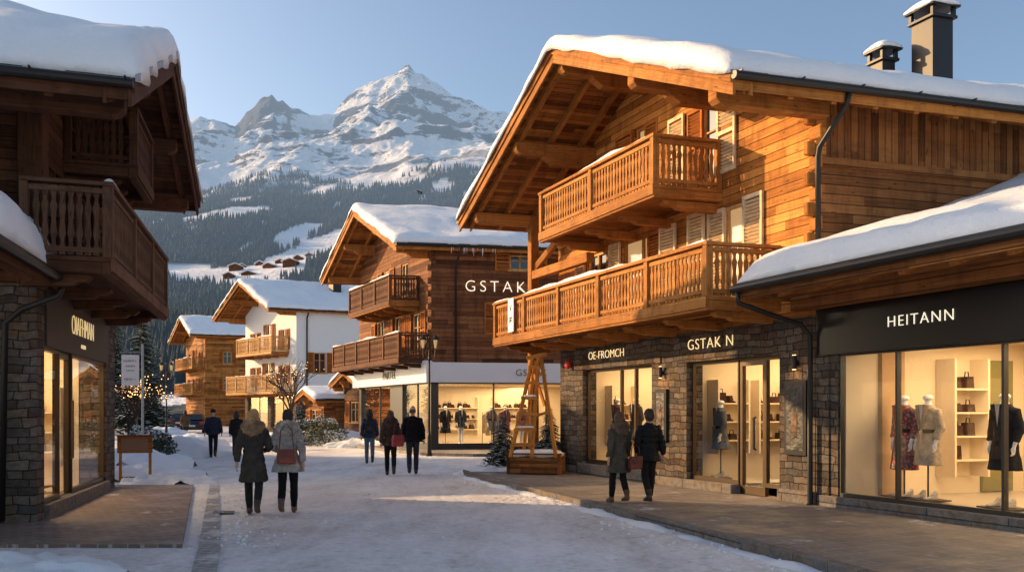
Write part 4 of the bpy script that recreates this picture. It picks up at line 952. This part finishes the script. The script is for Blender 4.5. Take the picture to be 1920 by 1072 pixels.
def shrub(x,y,rx,ry,h,label,n=1800,seed=1,z=0):
    rs=random.Random(seed); fr=at(x,y,z); e=root('shrub',label,'plant',fr); c=MB(fr); s=MB(fr)
    for i in range(n):
        a=rs.uniform(0,6.283); b=rs.uniform(0,1)**.6; rr=1+.25*noise.noise(Vector((math.cos(a)*2+seed,math.sin(a)*2,b*3)))
        rd=math.sqrt(max(.02,1-b**3))*rr*rs.uniform(.75,1.05)
        p=Vector((math.cos(a)*rx*rd,math.sin(a)*ry*rd,b*h*rr)); q=Vector((rs.uniform(-1,1),rs.uniform(-1,1),rs.uniform(-.6,1))).normalized()*.09; w=Vector((rs.uniform(-1,1),rs.uniform(-1,1),rs.uniform(-1,1))).normalized()*.035
        c.tri([p-w,p+w,p+q]); 
        if b>.8 and rs.random()<.35: s.tri([p-w*1.6+Vector((0,0,.02)),p+w*1.6+Vector((0,0,.02)),p+q+Vector((0,0,.02))])
    st=MB(fr)
    for i in range(7): a=i*.9; st.tube([(0,0,0),(math.cos(a)*rx*.5,math.sin(a)*ry*.5,h*.7)],[.02,.008],5)
    st.build('stems','trunk',e); c.build('foliage','leaf',e,recalc=False); 
    if s.V: s.build('snow_patch','snow',e,recalc=False)
shrub(-10.6,41,.9,.7,1.25,'dark clipped evergreen hedge with snow on top',2600,1); shrub(-9.2,39.5,1.0,.7,1.35,'dark clipped evergreen hedge with snow on top',2600,2)
shrub(-12.0,26.5,.8,.7,1.0,'low dark evergreen shrub in snow',2200,3); shrub(-12.9,28,.7,.6,1.1,'low dark evergreen shrub in snow',1800,4); shrub(-10.5,36,.6,.5,.7,'small shrub poking out of snow',1200,6)

def snowbank(x,y,rx,ry,h,seed,label='soft heap of cleared snow'):
    fr=at(x,y,0,15); n=40; m=MB(fr); P=[]
    for i in range(n+1):
        for j in range(n+1):
            a=(i/n*2-1);b=(j/n*2-1); e=max(0,1-(a*a+b*b)-.25*noise.noise(Vector((a*2.5+seed,b*2.5,9)))*(a*a+b*b)*2); z=h*e**.6*(1+.5*noise.noise(Vector((a*3+seed,b*3,seed))))+.07*noise.noise(Vector((a*9,b*9,seed)))*min(1,e*4)+.03*noise.noise(Vector((a*22,b*22,seed)))*min(1,e*4)
            P.append((a*rx,b*ry,max(z,-.02) if e>0 else -.03))
    m.V=P; 
    for i in range(n):
        for j in range(n): m.F.append([i*(n+1)+j,(i+1)*(n+1)+j,(i+1)*(n+1)+j+1,i*(n+1)+j+1]); m.UV.append([(0,0)]*4)
    o=m.build('snow_bank','snow',smooth=True); tag(o,label,'snow')
for i,a in enumerate(((-9.6,20.3,1.7,1.1,.32),(-11.5,24,1.8,1.6,.5),(-13,31,2.2,2.2,.6),(-8.2,19.1,1.1,.7,.2),(-9.6,42.5,2.8,1.4,.7),(-12.5,41.5,2,1.8,.55),(-5.9,8.0,1.9,.9,.2),(-.3,21.8,1.2,.8,.25),(-7.5,38.5,1.6,1,.35),(-16,38,2.4,3.2,.6),(-22,50,2.2,4.2,.6),(.6,22.5,1.3,.6,.25))): snowbank(*a,i*2.3)

# ================================================================ street furniture
def lamp2(x,y,H,arm,label,a=0):
    fr=at(x,y,0,a); e=root('street_lamp',label,'street lamp',fr); m=MB(fr)
    m.lathe((0,0,0),[(.13,0),(.13,.12),(.09,.18),(.075,.8),(.055,.9),(.045,1),(.038,H*.8),(.05,H*.81),(.03,H*.83),(.03,H-.15),(.05,H-.1),(.015,H)],12)
    for s in(-1,1): m.tube([(0,0,H*.84),(s*arm*.5,0,H*.8),(s*arm*.9,0,H*.83),(s*arm,0,H*.9)],.018,6)
    m.build('post','metal',e)
    for s in(-1,1):
        c=(s*arm,0,H*.9); g=MB(fr); g.lathe(c,[(.02,0),(.03,.015)],8)
        g.lathe((s*arm,0,H*.9+.33),[(.17,0),(.16,.03),(.06,.13),(.02,.2)],8)
        for k in range(4):
            an=k*math.pi/2+.78; g.tube([(s*arm+math.cos(an)*.07,math.sin(an)*.07,H*.9+.01),(s*arm+math.cos(an)*.135,math.sin(an)*.135,H*.9+.34)],.012,4)
        ln=g.build('lantern','metal',e)
        b=MB(fr); b.lathe((s*arm,0,H*.9+.02),[(.05,0),(.1,.3)],8); b.build('lamp_glass','winlit',ln)
        b=MB(fr); b.ell((s*arm,0,H*.9+.2),.035,.035,.06); b.build('bulb','lamp',ln)
lamp2(-3.18,30.6,4.6,.24,'black double lantern street lamp lit warm')
lamp2(-27.8,63,6.0,.95,'tall black double arm street lamp')
lamp2(-20.4,47,4.6,.3,'black double lantern street lamp by trees')
fr=at(.62,20.5,.12,-14); e=root('planter','long wooden planter box topped with snow','planter',fr)
m=MB(fr)
for i in range(3): m.box(-.68,.68,-.32,-.28,.03+i*.155,.175+i*.155); m.box(-.68,.68,.28,.32,.03+i*.155,.175+i*.155); m.box(-.68,-.64,-.28,.28,.03+i*.155,.175+i*.155); m.box(.64,.68,-.28,.28,.03+i*.155,.175+i*.155)
for a in(-.7,.62):
    for b in(-.34,.26): m.box(a,a+.08,b,b+.08,0,.5)
m.box(-.72,.72,-.36,-.26,.5,.54); m.box(-.72,.72,.26,.36,.5,.54); m.build('box','wood_side',e,bevel=.006)
snow_sheet(fr,e,(-.66,.66),(-.3,.3),lambda u,v:.47,.14,r=.2,step=.12)
fr=at(.55,20.2,.56,-14); e=root('timber_frame','tall pale timber a-frame ladder decoration','decoration',fr)
M['frame']=wood('bright larch ladder',(.55,.21,.04),(.86,.40,.10))
def leg(a,b,w=.09,h=.09,nm='leg'):
    m=MB(fr); m.beam(a,b,w,h); m.build(nm,'frame',e,bevel=.006)
leg((-.56,-.2,0),(.0,-.06,2.55),.08,.12); leg((.0,-.22,0),(.14,-.06,2.5),.08,.12)
leg((.58,-.02,0),(.2,-.02,2.5),.08,.12); leg((-.35,.3,0),(.02,.1,2.45),.07,.09)
for k in range(6):
    t=(k+.8)/6.4; xl=-.56+.56*t; xr=.0+.14*t; z=2.5*t; y=-.25+.17*t; tl_=rnd()*.04-.02
    m=MB(fr); m.beam((xl-.06,y-.025,z+tl_),(xr+.08,y-.025,z-tl_),.05,.075); m.build('rung','frame',e,bevel=.005)
for k in (1,3):
    t=(k+1.1)/5; m=MB(fr); m.beam((.05+.1*t,-.15+.05*t,2.5*t),(.58-.38*t,-.02,2.5*t+.1),.05,.07); m.build('brace','frame',e,bevel=.005)
leg((-.16,-.1,2.5),(.34,.0,2.6),.08,.1,'brace'); leg((.3,-.05,1.3),(.0,.1,2.1),.06,.08,'brace')
for k in (1,3):
    t=(k+.8)/6.4
    snow_sheet(fr,e,(-.54+.56*t,.02+.14*t),(-.3+.17*t,-.25+.17*t),lambda u,v:2.5*t+.04,.05,name='snow_strip',r=.05,step=.1,edge=.01,droop=0)
fr=at(-9.08,19.2,0,14); e=root('sign_stand','low wooden notice board on two legs','sign',fr)
boxes(fr,'leg','bal',e,[(-.36,-.30,-.03,.03,0,1.08),(.30,.36,-.03,.03,0,1.08)],.005); boxes(fr,'rail','bal',e,[(-.3,.3,-.025,.025,.08,.15)],.005)
m=MB(fr); m.box(-.39,.39,-.07,-.031,.72,1.12,'h'); m.box(-.4,.4,-.09,.06,1.12,1.15); m.build('board','wood_side',e,bevel=.004)
m=MB(fr); m.box(-.3,.3,-.075,-.071,.78,1.06); m.build('notice',plain('brown notice',(.2,.12,.07),.6),e)
fr=at(-11.5,24,0,8); e=root('banner_sign','white hanging banner on a grey post','sign',fr); m=MB(fr)
m.tube([(.35,0,0),(.35,0,3.75)],.04,8); m.tube([(.35,0,3.5),(-.3,0,3.5)],.02,6); m.tube([(.35,0,2.45),(-.3,0,2.45)],.015,6); m.build('post','zinc',e)
m=MB(fr); m.box(-.25,.25,-.008,.008,2.5,3.42); bn=m.build('banner','whitef',e)
for s_,z_,k_ in(('ASAKA.C',3.24,.1),('AANFH',3.08,.085),('AAINVR',2.95,.07),('FIFW +',2.68,.11)): text(s_,fr,bn,0,-.014,z_,(fr.d.x,fr.d.y,0),k_,'black',.002,off=-.002)
def car(x,y,a,c,label):
    fr=at(x,y,0,a); e=root('parked_car',label,'car',fr,'cars parked along the street'); m=MB(fr)
    prof=[(-2.15,.35),(-2.2,.75),(-2.1,1.0),(-1.2,1.08),(-.6,1.1),(.9,1.1),(2.0,1.08),(2.12,.95),(2.15,.4),(1.8,.28),(-1.8,.28)]
    m.prism(prof,-.9,.9,None,'vz'); pc=plain('car paint '+label[:4],c,.3,.4,None,.03)
    b=m.build('body',pc,e,bevel=.07)
    m=MB(fr); 
    P=[(s*w,-v,z) for (v,z,w) in((-1.0,1.09,.82),(-.35,1.5,.66),(1.5,1.5,.66),(2.0,1.09,.82)) for s in(-1,1)]
    m.solid(P,[(0,1,3,2),(2,3,5,4),(4,5,7,6),(0,2,4,6),(1,7,5,3),(0,6,7,1)]); m.build('cabin_window','win',e,bevel=.04)
    m=MB(fr); m.box(-.64,.64,-1.45,.3,1.5,1.55); m.build('car_roof',pc,e,bevel=.02)
    for s in(-1,1):
        for v in(-1.35,1.35):
            m=MB(fr); m.tube([(s*.7,v,.33),(s*.92,v,.33)],.33,16); w=m.build('wheel',plain('tyre',(.02,.02,.02),.8),e)
            m=MB(fr); m.tube([(s*.9,v,.33),(s*.93,v,.33)],.2,12); m.build('rim','zinc',w)
        m=MB(fr); m.box(s*.72-.14,s*.72+.14,-2.22,-2.15,.75,.95); m.build('tail_light','red',e)
    m=MB(fr); m.box(-.26,.26,-2.23,-2.19,.55,.67); m.build('number_plate','whitef',e); m=MB(fr); m.box(-.85,.85,-2.24,-2.15,.36,.5); m.build('bumper','darkframe',e)
car(-25.9,65,16,(.03,.035,.05),'dark estate car seen from behind'); car(-38.5,90,18,(.12,.12,.13),'grey hatchback parked by the kerb'); car(-35.0,84,18,(.05,.05,.055),'black car waiting on snowy street')

# ================================================================ people placement
person(-4.22,13.0,.02,10,1.71,'woman walking in a long dark tweed coat with fur hood',(.06,.048,.04),.56,(.03,.028,.028),(.48,.27,.11),True,True,.6,1,collar=(.34,.21,.12),vox=.0095,arms=('s','l'),boot=(.06,.03,.02),belt=True)
person(-3.70,13.15,.02,10,1.70,'woman walking in a grey coat and black trousers',(.36,.31,.275),.72,(.012,.011,.012),(.035,.02,.015),True,False,.7,-1,collar=(.46,.39,.33),vox=.0095,arms=('l','s'),boot=(.10,.05,.03),flare=1.15)
bag(-3.66,12.92,.86,12,(.22,.04,.02),'reddish brown leather shoulder bag with flap',.3,.24,.42)
person(1.86,13.9,.12,24,1.56,'woman in a green grey coat walking with a companion',(.085,.07,.052),.6,(.015,.014,.014),(.13,.065,.03),True,True,.5,1,collar=(.18,.12,.075),vox=.0095,boot=(.12,.05,.02))
person(2.40,13.98,.12,20,1.62,'man in a black padded jacket',(.011,.010,.011),.78,(.02,.018,.018),(.04,.025,.015),False,False,.45,-1,vox=.0095,arms=('p','s'),boot=(.04,.025,.02),quilt=True)
bag(2.13,13.75,.72,30,(.16,.03,.02),'dark red leather handbag',.26,.22,.2)
person(-4.63,25.9,.02,12,1.76,'woman in a navy jacket and blue jeans',(.03,.035,.055),.85,(.10,.15,.22),(.03,.02,.015),True,True,.6,1,vox=.014,quilt=True)
fr=at(-4.60,25.72,1.05,12); e=root('backpack','dark backpack worn by a walker','bag',fr); m=MB(fr); m.loft([(0,-.02,0,.13,.07),(0,-.02,.1,.15,.09),(0,-.02,.28,.15,.085),(0,-.02,.38,.1,.05)],12); m.build('backpack_body',fabric('backpack',(.03,.03,.035)),e,smooth=True); m=MB(fr); m.box(-.09,.09,-.13,-.1,.06,.2); m.build('pocket',fabric('backpack pocket',(.05,.05,.055)),e,bevel=.01)
person(-3.22,21.1,.02,10,1.7,'woman in a brown coat and black trousers',(.06,.042,.035),.82,(.012,.012,.013),(.10,.05,.03),True,True,.5,1,vox=.014,collar=(.09,.06,.05))
bag(-3.0,20.92,.80,40,(.34,.035,.05),'crimson red shoulder bag',.34,.3,.35)
person(-2.68,21.5,.02,8,1.84,'bald man in a black jacket and dark jeans',(.014,.013,.014),.84,(.03,.035,.05),(.1,.07,.05),False,False,.45,-1,vox=.014,bare=True)
person(-11.07,29.5,.02,14,1.78,'walker in a navy jacket and dark hat',(.02,.024,.04),.84,(.018,.018,.02),(.03,.02,.02),False,False,.5,1,hat=(.015,.018,.03),vox=.016,quilt=True)
person(-10.3,29.8,.02,14,1.7,'walker in a dark jacket and jeans',(.025,.024,.026),.84,(.03,.04,.06),(.05,.03,.02),True,True,.5,-1,vox=.016)
person(-21.7,52.9,.02,14,1.8,'distant walker in a brown coat',(.10,.07,.045),.7,(.03,.03,.03),(.05,.03,.02),True,True,.4,1,vox=.02)
person(-38.5,84,.02,14,1.75,'distant walker in a dark coat',(.04,.03,.03),.8,(.03,.03,.03),(.05,.03,.02),False,False,.4,1,vox=.03)
person(-41.5,92,.02,14,1.75,'distant walker in a red jacket',(.3,.05,.04),.84,(.03,.03,.03),(.05,.03,.02),False,False,.4,1,vox=.03)

# ================================================================ terrain
SKY=[(-700,330),(0,300),(150,262),(250,250),(345,234),(375,226),(400,228),(440,243),(456,222),(462,212),(476,203),(488,188),(500,184),(510,179),(520,190),(530,188),(545,204),(560,203),(580,213),(625,207),(640,186),(655,172),(668,163),(680,160),(692,153),(720,150),(742,138),(757,131),(765,127),(778,138),(790,143),(806,157),(830,170),(850,188),(880,197),(915,207),(950,209),(1000,232),(1100,262),(1300,250),(1500,220),(1700,200),(1850,190),(1950,198),(2200,230),(2700,260)]
TL=[(-700,380),(200,375),(380,360),(480,345),(600,340),(700,330),(800,318),(900,305),(1000,300),(1400,300),(1800,290),(2700,300)]
xs=lambda T:[a for a,_ in T]; ys=lambda T:[b for _,b in T]
nc,nr=900,370
pxs=np.linspace(-350,2200,nc)
sk=np.interp(pxs,xs(SKY),ys(SKY)); tl=np.interp(pxs,xs(TL),ys(TL))
Dk=np.array([170,480,800,1100,1600,2400,3300,4400,5200])
rows=np.concatenate([np.geomspace(170,2400,160),np.linspace(2412,4400,190),np.linspace(4430,5200,nr-350)])
Z=np.zeros((nr,nc)); X=np.zeros((nr,nc)); Y=np.zeros((nr,nc))
for i in range(nc):
    py=np.array([790,655,585,500,415,tl[i],tl[i]*.52+sk[i]*.48,sk[i],sk[i]+60])
    t=(772-np.interp(rows,Dk,py))/1493.
    Z[:,i]=t*rows+1.7; X[:,i]=(pxs[i]-960)/1493.*rows; Y[:,i]=rows
Z[0,:]=-8
for j in range(nr):
    D=rows[j]
    k=min(1,(D-170)/500); fade=max(0,1-max(0,D-2000)/600)
    A1=float(np.interp(D,[1500,2400,3200,3900,4400,5200],[0,45,125,130,34,60])); A2=float(np.interp(D,[2000,2600,3400,4400],[0,11,20,20]))
    for i in range(nc):
        x=X[j,i];y=D; h=0
        if fade>0: h+=(noise.noise(Vector((x*.004,y*.003,2)))*20*k+noise.noise(Vector((x*.012,y*.01,5)))*6*k)*fade
        if A1>0: h+=(noise.ridged_multi_fractal(Vector((x*.0015,y*.0011,1.3)),1.05,2.1,6,1.,2.)-1.1)*A1
        if A2>0: h+=(noise.ridged_multi_fractal(Vector((x*.0065,y*.0045,8)),.95,2.1,4,1.,2.)-1)*A2
        Z[j,i]+=h
me=bpy.data.meshes.new('mountain'); V=np.stack([X,Y,Z],-1).reshape(-1,3)
idx=np.arange(nr*nc).reshape(nr,nc); F=np.stack([idx[:-1,:-1],idx[:-1,1:],idx[1:,1:],idx[1:,:-1]],-1).reshape(-1,4)
me.vertices.add(len(V)); me.vertices.foreach_set('co',V.ravel()); me.loops.add(F.size); me.loops.foreach_set('vertex_index',F.ravel().astype(np.int32)); me.polygons.add(len(F)); me.polygons.foreach_set('loop_start',np.arange(0,F.size,4,dtype=np.int32)); me.polygons.foreach_set('loop_total',np.full(len(F),4,dtype=np.int32)); me.update(calc_edges=True); me.validate()
me.polygons.foreach_set('use_smooth',[True]*len(me.polygons))
def meadow(x,y):
    m=0
    for cx,cy,rx,ry in((-325,1250,60,320),(-375,1080,110,95),(-480,1130,50,60),(-575,1700,50,150),(-620,1620,50,80),(-400,1500,30,150),(-250,1750,30,140),(-300,2150,70,60),(-180,2050,30,60),(-520,2150,50,80),(-700,2000,50,90)):
        d=((x-cx)/rx)**2+((y-cy)/ry)**2; m=max(m,1-d)
    m=m*2.1+noise.noise(Vector((x*.03,y*.02,7)))*.6
    m=max(m,noise.noise(Vector((x*.009,y*.005,3)))*2.4-1.35)
    return m
fo=np.zeros(nr*nc); 
for j in range(nr):
    if rows[j]>2900: break
    for i in range(nc):
        z=Z[j,i]; 
        tlz=620+noise.noise(Vector((X[j,i]*.004,rows[j]*.003,1)))*170+noise.noise(Vector((X[j,i]*.03,rows[j]*.02,1)))*110
        v=1. if z<tlz else max(0,1-(z-tlz)/80)
        if meadow(X[j,i],rows[j])>.25: v=0
        fo[j*nc+i]=v
at_=me.attributes.new('forest','FLOAT','POINT'); at_.data.foreach_set('value',fo)
m=bpy.data.materials.new('mountain rock snow'); m.use_nodes=True; nt=m.node_tree; q=N(nt); b=nt.nodes['Principled BSDF']; out=nt.nodes['Material Output']
g=q.n('ShaderNodeNewGeometry'); sp=q.n('ShaderNodeSeparateXYZ'); q.l(g.outputs['Normal'],sp.inputs[0]); ps=q.n('ShaderNodeSeparateXYZ'); q.l(g.outputs['Position'],ps.inputs[0])
mp=q.n('ShaderNodeMapping'); q.l(g.outputs['Position'],mp.inputs['Vector']); mp.inputs['Scale'].default_value=(.01,.01,.03); mp.inputs['Rotation'].default_value=(0,.5,0)
n0=q.noise(mp.outputs[0],.18,3,.5); n1=q.noise(mp.outputs[0],.9,9,.65); n2=q.noise(mp.outputs[0],7,6,.65)
sl=q.math('ADD',sp.outputs[2],q.math('ADD',q.math('MULTIPLY',q.math('SUBTRACT',n0,.5),1.3),q.math('ADD',q.math('MULTIPLY',q.math('SUBTRACT',n1,.5),1.15),q.math('MULTIPLY',q.math('SUBTRACT',n2,.5),.5))))
# the western summit (around x=-1320) is a bare rocky tower, higher ground is barer too
dx=q.math('ABSOLUTE',q.math('ADD',ps.outputs[0],1330.)); tower=q.math('MULTIPLY',q.maprange(dx,90.,210.,1.,0.),q.maprange(ps.outputs[2],1340.,1480.))
sl=q.math('SUBTRACT',sl,q.math('MULTIPLY',tower,.35))
rockf=q.maprange(sl,.65,.73)
rock=q.ramp(n2,[(.3,(.04,.042,.05)),(.7,(.13,.125,.125))])
c=q.mix(rockf,rock,(.90,.90,.91))
att=q.n('ShaderNodeAttribute',attribute_name='forest')
ff=q.ramp(q.noise(g.outputs['Position'],.1,4,.6),[(.35,(.025,.04,.045)),(.6,(.05,.068,.075)),(.78,(.22,.25,.29))])
c=q.mix(q.math('MULTIPLY',att.outputs['Fac'],q.maprange(n2,.3,.5,.9,1.)),q.mix(q.maprange(ps.outputs[1],2000.,2700.),(.90,.90,.92),c),ff)
q.l(c,b.inputs['Base Color']); b.inputs['Roughness'].default_value=.9; b.inputs['Specular IOR Level'].default_value=.1
q.l(q.bump(q.math('ADD',n1,q.math('MULTIPLY',n2,.4)),.7,26),b.inputs['Normal'])
def painted_haze(q,shader,out,Yout,amt=1.):  # aerial haze painted into the material as bluish glow growing with distance
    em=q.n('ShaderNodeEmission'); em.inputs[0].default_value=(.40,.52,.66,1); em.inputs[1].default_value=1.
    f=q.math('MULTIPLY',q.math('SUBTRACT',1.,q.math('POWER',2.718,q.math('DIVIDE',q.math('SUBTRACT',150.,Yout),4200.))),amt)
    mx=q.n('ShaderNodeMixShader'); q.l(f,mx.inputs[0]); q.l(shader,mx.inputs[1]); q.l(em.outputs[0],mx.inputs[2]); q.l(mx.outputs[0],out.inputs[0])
painted_haze(q,b.outputs[0],out,ps.outputs[1],.72)
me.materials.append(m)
o=bpy.data.objects.new('mountain',me); col.objects.link(o); o['kind']='structure'
rng=np.random.default_rng(3); Nt=42000
pxr=rng.uniform(120,1150,Nt); rr=rng.uniform(0,1,Nt)
Dr=np.interp(rr,[0,.12,.3,.5,.75,1],[300,700,1050,1500,2100,2800])*rng.uniform(.95,1.05,Nt)
ci=(pxr+350)/2550*(nc-1); ri=np.interp(Dr,rows,np.arange(nr)); c0=ci.astype(int); r0=np.minimum(ri.astype(int),nr-2); fc_=ci-c0; fr_=ri-r0
zz=(Z[r0,c0]*(1-fc_)+Z[r0,c0+1]*fc_)*(1-fr_)+(Z[r0+1,c0]*(1-fc_)+Z[r0+1,c0+1]*fc_)*fr_
xx=(pxr-960)/1493*Dr; fo2=fo.reshape(nr,nc)[r0,c0]
keep=(fo2>rng.uniform(.2,1,Nt))
xx,yy,zz=xx[keep],Dr[keep],zz[keep]; n=len(xx)
H=rng.uniform(9,17,n)*np.where(yy>1800,1.1,1.); R=H*rng.uniform(.14,.2,n)
k=6; ang=np.arange(k)*2*math.pi/k; VV=[];FF=[];base=0
for (za,zb,rs_) in((.05,.62,1.),(.38,1.,.68)):
    rot=rng.uniform(0,6,n)
    ring=np.stack([xx[:,None]+np.cos(ang+rot[:,None])*R[:,None]*rs_,yy[:,None]+np.sin(ang+rot[:,None])*R[:,None]*rs_,np.repeat((zz+H*za)[:,None],k,1)+rng.uniform(-.06,.06,(n,k))*H[:,None]],-1)
    apex=np.stack([xx,yy,zz+H*zb],-1)[:,None,:]
    v=np.concatenate([ring,apex],1).reshape(-1,3); VV.append(v)
    ii=(np.arange(n)*(k+1))[:,None]; tri=np.stack([np.stack([ii[:,0]+a,ii[:,0]+(a+1)%k,ii[:,0]+k],-1) for a in range(k)],1).reshape(-1,3)+base; FF.append(tri); base+=len(v)
V=np.concatenate(VV);F=np.concatenate(FF)
me=bpy.data.meshes.new('forest'); me.vertices.add(len(V)); me.vertices.foreach_set('co',V.ravel()); me.loops.add(F.size); me.loops.foreach_set('vertex_index',F.ravel().astype(np.int32)); me.polygons.add(len(F)); me.polygons.foreach_set('loop_start',np.arange(0,F.size,3,dtype=np.int32)); me.polygons.foreach_set('loop_total',np.full(len(F),3,dtype=np.int32)); me.update(calc_edges=True)
m=bpy.data.materials.new('far conifers'); m.use_nodes=True; nt=m.node_tree; q=N(nt); b=nt.nodes['Principled BSDF']; out=nt.nodes['Material Output']
g=q.n('ShaderNodeNewGeometry'); ps=q.n('ShaderNodeSeparateXYZ'); q.l(g.outputs['Position'],ps.inputs[0]); n1=q.noise(g.outputs['Position'],.25,3,.6); n3=q.noise(g.outputs['Position'],.01,2)
q.l(q.ramp(q.math('ADD',q.math('MULTIPLY',n1,.75),q.math('MULTIPLY',n3,.3)),[(.40,(.016,.028,.03)),(.58,(.038,.055,.057)),(.76,(.20,.23,.27))]),b.inputs['Base Color']); b.inputs['Roughness'].default_value=.9; b.inputs['Specular IOR Level'].default_value=.1
painted_haze(q,b.outputs[0],out,ps.outputs[1],.72); me.materials.append(m)
o=bpy.data.objects.new('forest',me); col.objects.link(o); o['kind']='stuff'; tag(o,'hazy conifer forest on a snowy mountainside','forest')
def gz(x,y):
    c_=((x/y*1493+960)+350)/2550*(nc-1); r_=float(np.interp(y,rows,np.arange(nr))); return Z[int(r_),int(c_)]
for (px_,D,w) in((443,1100,17),(470,1060,19),(508,1090,17),(546,1080,19),(583,1230,14),(618,1180,14),(785,2000,20),(490,1150,13),(455,1150,12),(525,1130,13),(560,1160,12),(430,1050,14)):
    x=(px_-960)/1493*D; z=gz(x,D)+1; fr=at(x,D,z,ru(-20,20)); e=root('mountain_hut','brown timber hut with a snow covered roof','hut',fr,'huts on the hillside meadow')
    m=MB(fr); m.prism([(-w/2,-6),(w/2,-6),(w/2,4.2),(0,7.6),(-w/2,4.2)],-w*.4,w*.4); m.build('wall','c_h',e)
    m=MB(fr); m.prism([(-w*.62,3.6),(0,7.7),(w*.62,3.6),(w*.62,4.6),(0,8.8),(-w*.62,4.6)],-w*.5,w*.5); m.build('roof','snow',e)
    boxes(fr,'window','win',e,[(a-.7,a+.7,-w*.4-.1,-w*.4-.02,1,2.8) for a in(-w*.25,w*.25)])

# ================================================================ light, world, camera
az=(-.93,.30); el=math.radians(17.5)
sd=Vector((az[0],az[1],0)).normalized()*math.cos(el)+Vector((0,0,math.sin(el)))
L=bpy.data.lights.new('sun','SUN'); L.energy=7.2; L.angle=math.radians(.6); L.color=(1,.64,.31)
so=bpy.data.objects.new('sun',L); col.objects.link(so); so.rotation_euler=sd.to_track_quat('Z','Y').to_euler(); so.location=(-40,30,40)
w=bpy.data.worlds.new('World'); scene.world=w; w.use_nodes=True; nt=w.node_tree; bg=nt.nodes['Background']
sk_=nt.nodes.new('ShaderNodeTexSky'); sk_.sky_type='NISHITA'; sk_.sun_disc=False; sk_.sun_elevation=el; sk_.sun_rotation=math.atan2(sd.x,sd.y); sk_.air_density=1.0; sk_.dust_density=2.6; sk_.ozone_density=1.2; sk_.altitude=300
nt.links.new(sk_.outputs[0],bg.inputs[0]); bg.inputs[1].default_value=.215
cam=bpy.data.cameras.new('camera'); co=bpy.data.objects.new('camera',cam); col.objects.link(co); co.location=(0,0,1.7); co.rotation_euler=(math.radians(90),0,0)
cam.sensor_width=36; cam.lens=28; cam.shift_y=.123; cam.clip_end=20000; cam.clip_start=.1
scene.camera=co
scene.view_settings.view_transform='Standard'; scene.view_settings.look='None'; scene.view_settings.exposure=0
bpy.context.view_layer.update()
dg=bpy.context.evaluated_depsgraph_get()
for o in TEXTS:
    me=bpy.data.meshes.new_from_object(o.evaluated_get(dg)); n=bpy.data.objects.new(o.name,me); col.objects.link(n); n.parent=o.parent; n.matrix_local=o.matrix_local.copy()
    if not me.materials: me.materials.append(o.data.materials[0])
for o in TEXTS: bpy.data.objects.remove(o)
